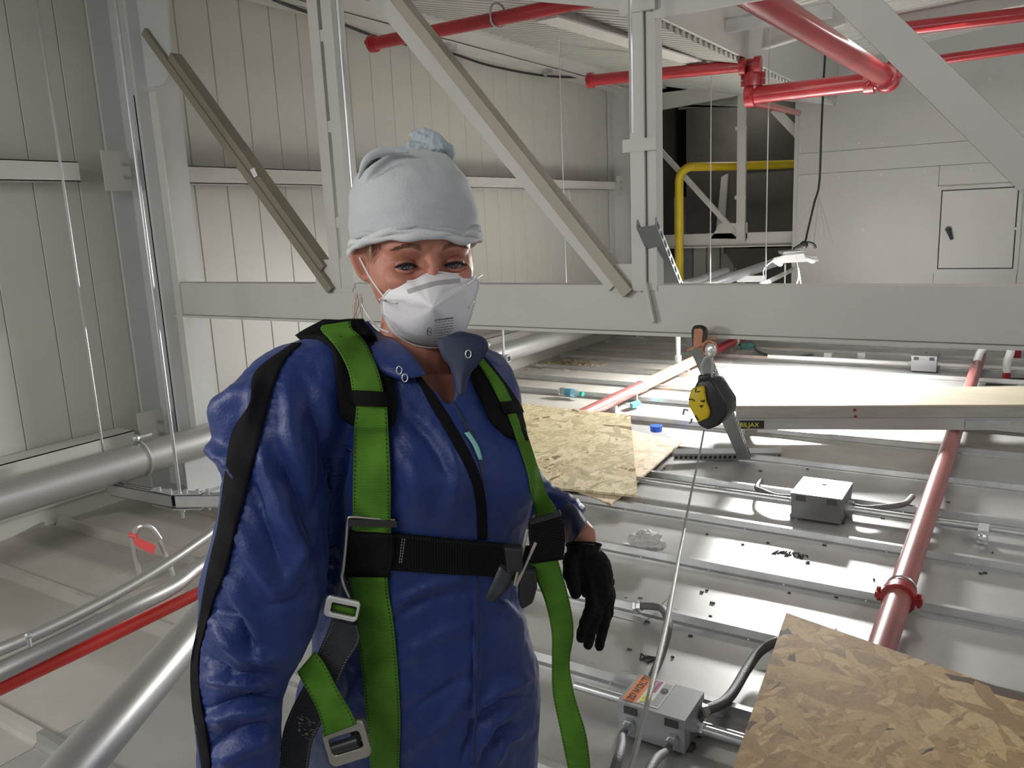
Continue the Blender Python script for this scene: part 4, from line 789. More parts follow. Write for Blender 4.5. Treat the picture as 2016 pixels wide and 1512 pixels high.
def folds(co,N,lst,front_only=True):
    px,py,z=projn(co); vis=np.clip(-(N@FW)*3,0,1) if front_only else 1
    out=co.copy()
    for poly,wd,amp in lst:
        d=seglen(px,py,poly); g=np.exp(-(d/wd)**2)*(.25+.75*taper(px,py,poly)); out+=N*(g*amp*vis)[:,None]
    return out
def fbm(co,sc,amp,N,st=(1,1,1),seed=0,octv=4):
    a=np.array([noise.fractal(Vector((c[0]*sc*st[0]+seed,c[1]*sc*st[1],c[2]*sc*st[2])),.7,2.1,octv) for c in co]); return co+N*(a*amp)[:,None]
wm=thing('person','woman in blue coverall, white mask and pale cap wearing a green harness','person',(P(810,900,1.18)[0],P(810,900,1.18)[1],0))
# ---- head frame
HD=1.175; Hc=P(826,500,HD)
vz=unit(V3((CAM-Hc)[:2].tolist()+[0])); yaw=math.radians(11); 
ex0=unit(np.cross((0,0,1),vz)); ez=unit(vz*math.cos(yaw)+ex0*math.sin(yaw)+V3((0,0,-.05))); ey=unit(V3((0,0,1))-ez*ez[2]); ex=np.cross(ey,ez); rl=math.radians(1.5); ex,ey=ex*math.cos(rl)-ey*math.sin(rl),ey*math.cos(rl)+ex*math.sin(rl)
ex,ey=unit(ex),unit(ey)
def H(x,y,z): return Hc+ex*x+ey*y+ez*z
def ellip(c,r,n=24,m=16):
    mb=MB(); ball(mb,(0,0,0),1,n,m); return [H(c[0]+q[0]*r[0],c[1]+q[1]*r[1],c[2]+q[2]*r[2]) for q in mb.v],mb.f
def wtube(pts,r,n=12): mb=MB(); tube(mb,pts,r,n); return mb.v,mb.f
sh=[ellip((0,.035,-.010),(.077,.092,.094)),ellip((0,-.02,.008),(.0745,.085,.076)),ellip((0,-.068,.035),(.046,.042,.048)),ellip((0,.022,.045),(.062,.045,.042)),
    ellip((-.036,-.026,.058),(.026,.024,.024)),ellip((.036,-.026,.058),(.026,.024,.024)),ellip((0,-.012,.078),(.010,.024,.018))]
# neck, chest and a slim core that the clothes sit on
sh.append(wtube([H(0,-.03,-.02),H(0,-.09,-.025),P(818,700,1.2),P(815,745,1.21),P(812,800,1.2)],[.055,.052,.060,.075,.075],20))
sh.append(loft(resample([(815,735,1.185,250,.055),(815,790,1.17,330,.075),(825,900,1.175,350,.10),(835,1050,1.18,340,.10),(832,1180,1.2,320,.095),(830,1350,1.23,390,.105),(828,1540,1.25,390,.11)],2),24))
# left forearm with bare wrist
sh.append(wtube([P(950,850,1.27),P(995,925,1.36),P(1050,985,1.37),P(1106,1018,1.33),P(1148,1058,1.287),P(1154,1086,1.282)],[.03,.026,.030,.030,.0245,.020],16))
sh.append(wtube([P(600,770,1.12),P(540,1000,1.07),P(490,1290,1.05),P(470,1500,1.0),P(462,1700,.98)],[.045,.045,.038,.036,.026],16))
# right hand outside the frame below, relaxed
hb_=P(460,1720,.98); dn=V3((0,0,-1.)); sh.append(wtube([hb_-dn*.04,hb_,hb_+dn*.05,hb_+dn*.09],[.026,.032,.036,.03],12))
for i,l in enumerate((.055,.065,.06,.045)): o_=hb_+dn*.08+RT0*(i-1.5)*.019; sh.append(wtube([o_-dn*.02,o_+dn*l*.5,o_+dn*l-HEAD*.012],[.0105,.0095,.008],8))
sh.append(wtube([hb_+RT0*.02+dn*.02,hb_+RT0*.045+dn*.05-HEAD*.01,hb_+RT0*.045+dn*.08-HEAD*.015],[.013,.011,.009],8))
# ear (image left)
ear=[H(-.0735,.004,-.004),H(-.080,.016,-.008),H(-.089,.020,-.016),H(-.094,.008,-.019),H(-.091,-.012,-.015),H(-.084,-.028,-.009),H(-.077,-.034,-.004),H(-.073,-.030,-.002)]
sh.append(wtube(smooth_path(ear,3),.0042,8)); 
sh.append((lambda m_:(m_.v,m_.f))(prism(MB(),[H(-.060,.010,.004),H(-.087,.014,-.014),H(-.090,.002,-.015),H(-.085,-.018,-.011),H(-.074,-.032,-.004),H(-.060,-.034,.004)],ez*(-.012))))
eye=mat  # placeholder name kept short
co,fs=remesh(sh,.0028,3,.45); N=vnormals(co,fs); q=co-Hc; lx,ly,lz=q@ex,q@ey,q@ez
def gz(cx,cy,sx,sy): return np.exp(-((lx-cx)/sx)**2-((ly-cy)/sy)**2)*(lz>.02)
EX=.0335; EYE_Y=-.010
dz=np.zeros(len(co))
for s in (-1,1):
    dz+=-.0130*gz(s*EX,EYE_Y,.0165,.0095)+.0042*gz(s*.032,.013,.020,.006)+.0045*gz(s*.040,-.031,.018,.010)-.002*gz(s*.036,-.021,.016,.003)-.0045*gz(s*.016,-.004,.006,.009)
dz+=.004*gz(0,-.014,.007,.016)-.003*gz(0,.006,.006,.008)-.0012*gz(0,.016,.003,.007)
co=co+ez[None]*dz[:,None]
hm=np.linalg.norm(q,axis=1)<.2
body=MB(); body.v=co.tolist(); body.f=fs; bod=part('body',body,M_skin,wm,True)
BV=BVHTree.FromPolygons([tuple(c) for c in co],fs)
def hitb(px,py,bv,default=None):
    d=ray(px,py); L=np.linalg.norm(d); h=bv.ray_cast(Vector(CAM),Vector(d/L)); 
    return (V3(h[0]) if h[0] is not None else default)
# eyes
for s in (-1,1):
    ez_=.0665; c0=H(s*EX,EYE_Y,ez_); mb=MB(); ball(mb,c0,.0128,20,14); e=part('eyeball',mb,M_eye,bod,True,label='eye looking at the camera')
    look=unit(CAM-c0+V3((0,0,.0))); mb=MB(); _,a1,a2=frame(look); r0=.0064
    v=[c0+look*.0131]+[c0+look*(.0132*math.cos(r0/.012))+ (a1*math.cos(t)+a2*math.sin(t))*r0 for t in np.linspace(0,2*math.pi,20,endpoint=False)]; mb.add(v,[(0,1+j,1+(j+1)%20) for j in range(20)]); part('iris',mb,M_iris,bod,True)
    def lidp(a,el,rr): # spherical patch coordinates around eyeball; a across, el vertical angle
        ca,sa=math.cos(a),math.sin(a); ce,se=math.cos(el),math.sin(el); return c0+(ex*sa*ce+ey*se+ez*ca*ce)*rr
    nA=22; 
    for up in (1,-1):
        mb=MB(); v=[];f=[]
        for j in range(nA):
            t=j/(nA-1); a=math.radians(-74+148*t); k=math.sin(math.pi*t)
            lo=math.radians((19*k-5) if up>0 else (-17*k-4)); hi=math.radians(70 if up>0 else -65)
            for i in range(7): u_=i/6; v.append(lidp(a,lo+(hi-lo)*u_,.0138+.0014*math.sin(math.pi*min(u_*1.6,1))))
        f=[(j*7+i,j*7+i+1,(j+1)*7+i+1,(j+1)*7+i) for j in range(nA-1) for i in range(6)]; mb.add(v,f); part('eyelid',mb,M_lid if up>0 else M_skin,bod,True,label='upper eyelid' if up>0 else None)
    mb=MB(); pts=[lidp(math.radians(-72+144*t),math.radians(19*math.sin(math.pi*t)-5),.0147) for t in np.linspace(0,1,14)]; tube(mb,pts,[.0009+.0014*math.sin(math.pi*t) for t in np.linspace(0,1,14)],6)
    for t in np.linspace(.08,.96,22):
        p0=lidp(math.radians(-70+140*t),math.radians(19*math.sin(math.pi*t)-4),.0148); tube(mb,[p0,p0+ez*.004-ey*.0012+ex*(t-.5)*.004,p0+ez*.0065+ey*.001+ex*(t-.5)*.008],[.0006,.0005,.0002],4)
    part('eyelashes',mb,M_lash,bod,kind='stuff')
    # brow: many fine hairs laid on the skin
    mb=MB()
    for i in range(170):
        t=random.random(); bx=s*(.013+.036*t); by=.0105+.0075*math.sin(math.pi*min(t*.8+.12,1))+random.uniform(-.003,.003)*(1-.6*t)
        p=H(bx,by,.14); h=BV.ray_cast(Vector(p),Vector(-ez)); 
        if h[0] is None: continue
        h0=V3(h[0]); dd=ex*s*.006+ey*(.0025-.004*t); tube(mb,[h0+ez*.0003,h0+ez*.0010+dd*.5,h0+ez*.0006+dd],[.00035,.0003,.0001],4)
    part('eyebrow',mb,M_brow,bod,kind='stuff')
# wisps of hair behind the ear
mb=MB()
for i in range(9):
    x=random.uniform(696,712); y0=random.uniform(575,590); pts=[P(x,y0,1.19),P(x+random.uniform(-8,6),y0+22,1.2),P(x+random.uniform(-14,6),y0+random.uniform(35,70),1.21)]; tube(mb,smooth_path(pts,3),.0004,3)
for i in range(60):
    t=random.random(); p=H(-.074-.001*random.random(),.030-.018*t,.045-.04*random.random()); tube(mb,[p,p-ey*.012-ez*.006,p-ey*.022-ez*.014+ex*.001],.0004,3)
part('hair_wisps',mb,M_hair,bod,kind='stuff')
# ---- cap
def capring(t,n=64):
    rows=[(0,0,120),(1,1,1)]
    return None
rowsc=[(500,817,250,.098),(470,816,252,.101),(440,815,256,.104),(405,812,250,.104),(370,809,234,.099),(340,808,206,.089),(318,810,168,.074),(302,816,120,.052),(292,822,70,.03),(289,825,30,.012)]
rs=resample([(r[1],r[0],1.178+.004*i*.5,r[2],r[3]) for i,r in enumerate(rowsc)],5); n=72; v=[]
for i,r in enumerate(rs):
    y=r[1]; t=max(0,1-(500-y)/110.) if y>390 else 0
    for k in range(n):
        th=2*math.pi*k/n; c,s=math.cos(th),math.sin(th)
        arch=(-33*max(s,0)**1.1-16*max(-s,0) + (-2 if c<0 else -26)*abs(c)**6*1.0)*t
        if c<0: arch+=0
        v.append(P(r[0]+r[3]/2*c,y+arch,r[2]-r[4]*s))
f=[(i*n+j,i*n+(j+1)%n,(i+1)*n+(j+1)%n,(i+1)*n+j) for i in range(len(rs)-1) for j in range(n)]+[tuple(len(v)-n+j for j in range(n))]
co=V3(v); N=vnormals(co,[q[:4] for q in f]); 
if (N[n*5+18]@FW)>0: N=-N
cf=[([(700,420),(800,395),(930,420)],9,.0012),([(690,455),(790,440),(930,448)],5,.0016),([(730,370),(780,335),(830,330)],8,.003),([(715,345),(745,315),(800,300)],7,.004),([(735,352),(765,322),(800,312)],5,-.004),([(800,310),(825,350),(835,380)],6,.002),([(850,310),(880,350),(905,400)],9,.0018),([(790,460),(860,450),(935,455)],5,.0018),([(700,480),(760,462),(830,452)],5,.002),([(830,300),(850,330),(850,360)],5,-.002),([(870,300),(890,330)],6,.003)]
co=folds(co,N,cf); co=fbm(co,22,.0022,N,(1,1,2.2),5,3)
capm=MB(); capm.v=co.tolist(); capm.f=f; cap=part('cap',capm,M_cap,wm,True,label='pale blue grey stretched cloth cap')
CV=BVHTree.FromPolygons([tuple(c) for c in co],f)
# rolled rim
def rimpt(k,up,out):
    th=2*math.pi*k/96; c,s=math.cos(th),math.sin(th); arch=(-33*max(s,0)**1.1-16*max(-s,0)+(-2 if c<0 else -26)*abs(c)**6)
    return P(817+(125+out)*c,500+arch-up,1.178-(.098+out*.0007)*s)
for (u0,r_,wob,m_) in ((2,.0050,2,M_capi),(11,.0045,3,M_capi),(19,.0035,4,M_cap)):
    mb=MB(); pts=[rimpt(k,u0+wob*math.sin(k*.33+u0)+1.2*math.sin(k*.9),1.5) for k in range(97)]; tube(mb,pts,[r_*(1+.3*math.sin(k*.5+u0)) for k in range(97)],10,caps=False); part('cap_rim',mb,m_,cap,True,label='bunched cap rim')
mb=MB(); tube(mb,smooth_path([P(706,352,1.115),P(719,322,1.112),P(742,303,1.118),P(775,296,1.12),P(805,300,1.115)],5),[.001,.002,.003,.004,.005,.006,.0065,.007,.007,.007,.007,.007,.0065,.006,.006,.005,.005,.004,.003,.002,.001],10); part('cap_fold',mb,M_cap,cap,True,label='overlapping fold of the cap')
mb=MB(); tube(mb,smooth_path([P(716,336,1.098),P(732,320,1.094),P(752,310,1.096)],4),[.0003,.001,.0018,.002,.0022,.002,.0018,.001,.0003],6); part('fold_slit',mb,M_blackp,cap,True,label='dark slit under the fold')  # black tube paints the shade under the fold
# knotted top
lob=[([(800,312),(835,296),(858,290),(880,300),(884,312)],[.010,.014,.014,.012,.006]),([(860,300),(845,280),(822,270),(808,262)],[.012,.0105,.008,.0045]),([(870,300),(862,276),(838,262),(820,260)],[.011,.010,.007,.004]),([(780,306),(815,292),(850,285)],[.006,.010,.010]),([(850,298),(872,290),(884,305),(880,318)],[.010,.011,.008,.004]),([(745,325),(780,303),(820,296)],[.003,.007,.008])]
sh=[wtube(smooth_path([P(x,y,1.165+.006*i) for i,(x,y) in enumerate(p)],4),[float(np.interp(k/(4*(len(p)-1)),np.linspace(0,1,len(r)),r)) for k in range(4*(len(p)-1)+1)],10) for p,r in lob]
co,fs=remesh(sh,.002,2,.5); N=vnormals(co,fs); co=fbm(co,60,.0025,N,(1,1,1),9,3); mb=MB(); mb.v=co.tolist(); mb.f=fs; part('cap_knot',mb,mat('cap_knot_cloth',(.36,.42,.45),.85,bump=.2,bs=200,sheen=.3),cap,True,label='twisted blue grey knot on top')
# ---- respirator
mo=[(752,588),(768,570),(795,556),(818,552),(838,541),(862,536),(885,539),(912,541),(938,550),(942,560),(936,585),(930,610),(920,640),(904,664),(880,680),(850,684),(815,678),(785,662),(765,640),(753,612)]
mo2=[tuple(p) for p in resample([m+(0,0,0) for m in mo]+[mo[0]+(0,0,0)],3)[:-1]]
ctr=(852,606); no=len(mo2); rings=14; v=[]; 
def headD(x,y):
    h=hitb(x,y,BV); 
    return float((h-CAM)@HEAD) if h is not None else 1.14
eD=[min(headD(x,y),1.15)-.003 for x,y,*_ in mo2]; eD=[sum(eD[(i+k)%no] for k in range(-4,5))/9 for i in range(no)]
for i in range(rings):
    r=1-i/(rings-.0)
    for j in range(no):
        x=ctr[0]+(mo2[j][0]-ctr[0])*r; y=ctr[1]+(mo2[j][1]-ctr[1])*r; bul=.046*(1-r**2.1)
        d=eD[j]*r+(1.088)*(1-r)-bul
        d-=.004*math.exp(-((x-868-(y-600)*-.05)/14)**2)*(1-r)  # central crease
        v.append(P(x,y,d))
v.append(P(ctr[0],ctr[1],1.088-.046-.004)); f=[(i*no+j,i*no+(j+1)%no,(i+1)*no+(j+1)%no,(i+1)*no+j) for i in range(rings-1) for j in range(no)]+[((rings-1)*no+j,(rings-1)*no+(j+1)%no,len(v)-1) for j in range(no)]
mb=MB(); mb.v=[tuple(q) for q in v]; mb.f=f; mk=part('respirator',mb,M_mask,wm,True,label='white cup respirator mask')
so=mk.modifiers.new('thick','SOLIDIFY'); so.thickness=.0015; so.offset=0
MV=BVHTree.FromPolygons([tuple(c) for c in v],f)
mb=MB(); tube(mb,[P(x,y,d-.001) for (x,y,*_),d in zip(mo2+mo2[:1],eD+eD[:1])],.0016,6,caps=False); part('mask_edge',mb,M_mask,mk,True)
def onmask(x,y,off=.0012): 
    h=hitb(x,y,MV); d=unit(ray(x,y)); return (h if h is not None else P(x,y,1.07))-d*off
def ribbon(pts,w,up_px,th=.001,offs=.001,proj=onmask):
    mb=MB(); v=[];f=[]; n=len(pts)
    for i,(x,y) in enumerate(pts):
        a=pts[max(i-1,0)]; b=pts[min(i+1,n-1)]; t=np.array(b,float)-a; t/=np.linalg.norm(t); nn_=np.array([-t[1],t[0]])
        for s in (-.5,0,.5): v.append(proj(x+nn_[0]*w*s,y+nn_[1]*w*s,offs))
    f=[(3*i+k,3*i+k+1,3*i+k+4,3*i+k+3) for i in range(n-1) for k in (0,1)]; return mb.add(v,f)
def lin(a,b,k): return [(a[0]+(b[0]-a[0])*t,a[1]+(b[1]-a[1])*t) for t in np.linspace(0,1,k)]
mb=ribbon(lin((802,574),(850,559),8)+lin((856,557),(906,552),8)[1:],9,0,offs=.0022); part('nose_clip',mb,mat('nose_clip_grey',(.42,.41,.42),.5),mk,True,label='grey nose clip')
for (a,b,r0) in (((748,590),(782,596),0),((937,545),(922,560),0),((933,592),(922,606),0)):
    mb=MB(); q=lin(a,b,5); tube(mb,[P(x,y,float((onmask(x,y,.003)-CAM)@HEAD)) for x,y in q],.0017,6); part('strap_stub',mb,M_white,mk,True)
def strapline(pts,r,nm='elastic_strap'):
    mb=MB(); q=[p_ for p_ in pts]; tube(mb,smooth_path([P(*p_) for p_ in q],6),r,6); return part(nm,mb,M_white,mk,True)
def hd_(x,y,o=.004): return headD(x,y)-o
strapline([(762,592,hd_(762,592,.008)),(745,570,hd_(745,570)),(728,545,hd_(728,545)),(712,515,hd_(712,515)),(704,498,1.17)],.0014)
strapline([(766,655,1.125),(745,645,hd_(745,645)),(725,622,hd_(725,622)),(712,598,1.17)],.0014)
strapline([(925,556,1.105),(938,548,1.11),(949,541,1.15)],.0014)
# printed block on mask: rows of small grey marks
mb=MB()
for j,y in enumerate(np.arange(629,671,5.2)):
    x0,x1=(855+(j>6)*0,892-max(0,j-4)*4); x=x0
    while x<x1:
        L=random.uniform(3,8); p=onmask(x,y-.12*(x-860),.0007); p2=onmask(min(x+L,x1),y-.12*(x+L-860),.0007); 
        tube(mb,[p,p2],.0009 if j else .0016,4); x+=L+1.6
part('print_lines',mb,M_ink,mk,kind='stuff',label='small grey printed lines')
mb=MB(); tube(mb,[onmask(845+4*math.cos(t),652+8*math.sin(t),.0007) for t in np.linspace(0,2*math.pi,14)],.0009,4,caps=False); tube(mb,[onmask(842,650,.0007),onmask(848,654,.0007)],.0012,4); part('print_emblem',mb,M_ink,mk,label='small round printed emblem')
mb=MB(); [tube(mb,[onmask(775+i*4,640+i*2,.0008),onmask(778+i*4,642+i*2+random.uniform(-1,1),.0008)],.0006,4) for i in range(5)]; part('print_lines',mb,M_ink,mk,kind='stuff')
# ---- coverall
torso=[(815,668,1.19,150,.055),(812,690,1.185,300,.075),(788,716,1.175,420,.092),(782,752,1.172,470,.108),(795,800,1.17,470,.120),(815,850,1.165,448,.130),(832,900,1.158,430,.142),(840,945,1.155,424,.150),(842,990,1.16,416,.146),(828,1040,1.168,424,.134),(822,1090,1.175,414,.125),(818,1140,1.182,410,.120),(818,1190,1.19,412,.121),(826,1240,1.2,422,.126),(830,1300,1.21,446,.132),(822,1360,1.22,480,.137),(822,1430,1.23,484,.14),(826,1512,1.24,468,.14),(830,1570,1.25,455,.14)]
arm=[(645,664,1.13,90,.035),(612,694,1.125,180,.055),(585,752,1.115,230,.068),(560,800,1.10,248,.074),(552,850,1.09,252,.077),(545,900,1.08,238,.078),(541,950,1.075,226,.078),(539,1000,1.07,222,.079),(533,1050,1.065,230,.080),(527,1100,1.06,245,.081),(519,1150,1.055,253,.081),(513,1200,1.05,240,.079),(504,1250,1.045,230,.078),(489,1300,1.04,216,.076),(474,1345,1.035,192,.074),(467,1390,1.02,176,.070),(467,1440,1.01,170,.066),(468,1512,1.0,164,.062),(466,1600,.99,150,.055),(462,1660,.98,110,.042)]
larm=[(945,740,1.24,90,.05),(962,800,1.29,92,.058),(986,880,1.35,96,.056),(1018,945,1.38,92,.054),(1066,992,1.375,88,.050),(1108,1012,1.345,86,.046),(1126,1030,1.325,76,.042)]
sh=[loft(resample(torso,3),36,2.2,True),loft(resample(arm,3),32,2.15,True),loft(resample(larm,3),24)]
# legs down to the deck
def wloft(rows,n=24):
    v=[]; 
    for (c,rx,ry) in rows:
        c=V3(c)
        for k in range(n): t=2*math.pi*k/n; v.append(c+RT0*rx*math.cos(t)+HEAD*ry*math.sin(t))
    m=len(rows); f=[(i*n+j,i*n+(j+1)%n,(i+1)*n+(j+1)%n,(i+1)*n+j) for i in range(m-1) for j in range(n)]+[tuple(range(n))[::-1],tuple((m-1)*n+j for j in range(n))]; return v,f
hip=P(830,1560,1.25); zc_=hip[2]
for s in (-1,1):
    c=hip+RT0*s*.085; 
    sh.append(wloft([((c[0],c[1],zc_+.05),.085,.115),((c[0],c[1],zc_-.08),.088,.11),((c[0]+RT0[0]*s*.015,c[1],.34),.075,.09),((c[0]+RT0[0]*s*.02,c[1]+.01,.18),.068,.08),((c[0]+RT0[0]*s*.02,c[1]+.01,.085),.072,.085)]))
co,fs=remesh(sh,.0055,5,.5); N=vnormals(co,fs)
FL=[# sleeve
 ([(560,735),(575,850),(610,960)],20,.007),([(600,760),(640,860),(650,940)],14,-.008),([(500,850),(540,960),(585,1060),(615,1140)],16,.0085),([(480,930),(520,1030),(555,1120)],12,-.006),([(455,1000),(500,1090),(560,1190)],14,.008),([(540,880),(590,980),(630,1080)],13,-.008),
 ([(640,920),(620,1040),(600,1150)],12,-.007),([(430,1100),(470,1160),(510,1240)],14,.008),([(425,1200),(470,1215),(500,1290)],10,-.008),([(420,1230),(480,1290),(560,1300)],12,.009),([(410,1290),(460,1330),(540,1335)],9,-.008),([(405,1340),(470,1345),(530,1352)],9,.009),([(410,1395),(480,1372),(545,1368)],9,-.012),([(400,1430),(470,1400),(545,1395)],12,.008),([(400,1480),(460,1440),(540,1420)],10,-.007),([(420,1512),(480,1470),(545,1450)],12,.007),
 ([(415,840),(440,800),(500,760)],14,.007),([(430,905),(450,860),(470,800)],10,-.006),([(410,870),(425,885),(440,915)],10,.010),([(425,925),(440,950),(460,960)],8,-.008),([(520,745),(500,790),(480,860)],10,.005),([(570,1150),(600,1080),(640,1000)],12,.006),([(520,1190),(580,1180),(640,1120)],10,-.005),
 # armpit valley between arm and torso
 ([(700,700),(690,800),(668,900),(655,1000),(652,1100),(640,1200),(615,1290)],14,-.010),
 # torso
 ([(800,880),(820,960),(815,1040)],22,.004),([(880,850),(900,930),(895,1010)],16,.006),([(1000,830),(1025,930),(1020,1010)],20,.010),([(780,800),(840,860),(900,960)],9,-.004),
 ([(770,1190),(850,1150),(930,1135)],9,.005),([(775,1215),(850,1180),(925,1165)],8,-.004),([(780,1300),(860,1250),(930,1230)],12,.004),([(940,1180),(990,1190),(1025,1230)],10,.005),([(935,1400),(985,1350),(1045,1330)],9,.007),([(935,1430),(990,1380),(1050,1370)],8,-.006),([(940,1480),(970,1420),(1010,1400)],10,.007),([(800,1480),(880,1420),(925,1350)],12,.005),([(800,1400),(870,1360),(925,1330)],9,-.004),([(900,1512),(930,1440),(960,1380)],7,-.005),([(970,1512),(990,1460),(1040,1430)],9,.007),([(945,1512),(960,1470),(1000,1430)],7,-.006),
 ([(680,1200),(670,1260),(640,1300)],10,-.005),([(700,1340),(680,1400),(640,1460)],12,.006),([(936,1140),(938,1300),(932,1512)],5,.004),([(930,1140),(932,1300),(926,1512)],3,-.003)]
FL=[(a_,b_,c_*1.75) for a_,b_,c_ in FL]; co=folds(co,N,FL); N=vnormals(co,fs); px,py,z=projn(co)
co=fbm(co,9,.006,N,(1,1,.8),2,4)
# puckered seam beside the sleeve stripe
seam=[(592,675),(564,704),(543,746),(523,815),(502,895),(481,982),(453,1086),(440,1130),(415,1195),(394,1282),(391,1352),(405,1438),(415,1512)]
ds=seglen(px,py,[(x+9,y) for x,y in seam]); along=py; pk=np.exp(-(ds/9)**2)*np.sin(along*.62+np.sin(along*.13)*3)*.0016*(N@FW<0); co=co+N*pk[:,None]
# wrinkles of pushed-up cuff
dq=seglen(px,py,[(1060,990),(1150,1060)]); co=co+N*(np.exp(-(dq/60)**2)*np.sin((px+py)*.22)*.0025*(px>1070))[:,None]
# open collar: remove the cloth in the neck opening
from mathutils.geometry import intersect_point_line
def inpoly(x,y,poly):
    c=False; n_=len(poly); j=n_-1
    for i in range(n_):
        if ((poly[i][1]>y)!=(poly[j][1]>y)) and (x<(poly[j][0]-poly[i][0])*(y-poly[i][1])/(poly[j][1]-poly[i][1])+poly[i][0]): c=not c
        j=i
    return c
OP=[(728,600),(715,655),(745,690),(775,712),(800,738),(830,752),(858,772),(878,795),(892,800),(897,770),(890,735),(878,700),(868,672),(900,655),(925,640),(925,600)]
px,py,z=projn(co); keep=[]
cut=np.array([inpoly(a,b,OP) for a,b in zip(px,py)]) & (((co-CAM)@HEAD)<1.20)
nf=[f_ for f_ in fs if not all(cut[i] for i in f_)]
used=sorted(set(i for f_ in nf for i in f_)); mp_={o_:i for i,o_ in enumerate(used)}; co2=co[used]; fs2=[tuple(mp_[i] for i in f_) for f_ in nf]
from collections import Counter
ec_=Counter(tuple(sorted((f_[i],f_[(i+1)%len(f_)]))) for f_ in fs2 for i in range(len(f_))); bd=sorted({i for e_,c_ in ec_.items() if c_==1 for i in e_})
bx,by,_z=projn(co2[bd]); OPc=OP+[OP[0]]
for i,x,y in zip(bd,bx,by):
    best=None
    for (x0,y0),(x1,y1) in zip(OPc[:-1],OPc[1:]):
        dx,dy=x1-x0,y1-y0; t=min(max(((x-x0)*dx+(y-y0)*dy)/(dx*dx+dy*dy),0),1); q_=(math.hypot(x-x0-t*dx,y-y0-t*dy),x0+t*dx,y0+t*dy)
        if best is None or q_<best: best=q_
    if best[0]<14: co2[i]=P(best[1],best[2],float((co2[i]-CAM)@HEAD))
mb=MB(); mb.v=co2.tolist(); mb.f=fs2; cv=part('coverall',mb,M_fabric,wm,True,label='royal blue satin work coverall')
so=cv.modifiers.new('thick','SOLIDIFY'); so.thickness=.0012; so.offset=-1
GV=BVHTree.FromPolygons([tuple(c) for c in co],fs)
# ---- patches, straps: cross sections are dropped onto the cloth, then lifted by their own thickness
STACK=[]
def onbody(px,py,dflt):
    ds_=[float((h-CAM)@HEAD) for h in (hitb(px,py,b_) for b_ in [GV]+STACK) if h is not None]
    return min(ds_) if ds_ else dflt
def band(name,rows,m,parent,off=.003,th=.002,k=6,nx=7,free=None,smoothk=3,label=None,curl=.0,stack=False,dmax=None):
    """rows: (xl,yl,xr,yr[,Dfix]) edge pairs in order"""
    R=resample([tuple(r[:4]) for r in rows],k); R=[np.array(r) for r in R]; m_=len(R)
    Ds=np.zeros((m_,nx)); 
    for i,r in enumerate(R):
        for j in range(nx):
            u=j/(nx-1); x=r[0]+(r[2]-r[0])*u; y=r[1]+(r[3]-r[1])*u; Ds[i,j]=onbody(x,y,np.nan)
    if free is not None:
        F=np.interp(np.arange(m_)/k,np.arange(len(rows)),[(-1 if fr is None else fr) for fr in free]); fl_=[free[min(int(round(i/k)),len(free)-1)] is not None for i in range(m_)]
        for i in range(m_):
            a=free[min(int(i/k),len(free)-1)]; b=free[min(int(i/k)+1,len(free)-1)]
            if a is not None and b is not None: Ds[i,:]=a+(b-a)*(i/k-int(i/k))
            elif a is not None: Ds[i,:]=a
    for i in range(m_):
        g=np.isnan(Ds[i]); 
        if g.all(): Ds[i]=np.nan
        elif g.any(): Ds[i][g]=np.interp(np.where(g)[0],np.where(~g)[0],Ds[i][~g])
    for j in range(nx):
        g=np.isnan(Ds[:,j]); 
        if g.any() and not g.all(): Ds[g,j]=np.interp(np.where(g)[0],np.where(~g)[0],Ds[~g,j])
    if dmax: Ds=np.minimum(np.where(np.isnan(Ds),dmax,Ds),dmax)
    for _ in range(smoothk):
        E_=Ds.copy(); E_[1:-1]=np.minimum(Ds[1:-1],(Ds[:-2]+Ds[1:-1]*2+Ds[2:])/4); E_[:,1:-1]=np.minimum(E_[:,1:-1],(E_[:,:-2]+2*E_[:,1:-1]+E_[:,2:])/4); Ds=E_
    v=[];uv=[];L=0
    for i,r in enumerate(R):
        row=[]
        for j in range(nx):
            u=j/(nx-1); x=r[0]+(r[2]-r[0])*u; y=r[1]+(r[3]-r[1])*u; row.append(P(x,y,Ds[i,j]-off-curl*math.sin(math.pi*u)))
        if i: L+=np.linalg.norm(row[nx//2]-v[-(nx//2)-1])
        v+=row; uv+=[(j/(nx-1),L) for j in range(nx)]
    f=[(i*nx+j,i*nx+j+1,(i+1)*nx+j+1,(i+1)*nx+j) for i in range(m_-1) for j in range(nx-1)]
    mb=MB(); mb.v=[tuple(q) for q in v]; mb.f=f; o=part(name,mb,m,parent,True,label=label)
    ul=o.data.uv_layers.new(name='UVMap')
    for p_ in o.data.polygons:
        for li in p_.loop_indices: ul.data[li].uv=uv[o.data.loops[li].vertex_index]
    s_=o.modifiers.new('thick','SOLIDIFY'); s_.thickness=th; s_.offset=0; s_.use_even_offset=False
    if stack: STACK.append(BVHTree.FromPolygons([tuple(q-HEAD*th/2) for q in v],f))
    return o
# sleeve stripe
band('sleeve_stripe',[(575,676,594,674),(502,732,564,704),(491,794,543,746),(457,850,523,815),(443,930,502,895),(429,1034,481,982),(418,1080,464,1039),(408,1125,448,1110),(398,1180,425,1170),(391,1223,412,1210),(376,1300,392,1290),(378,1386,394,1370),(391,1473,408,1450),(399,1530,417,1530)],M_trim,cv,off=.0045,th=.001,k=6,smoothk=1,label='black stripe down the sleeve')
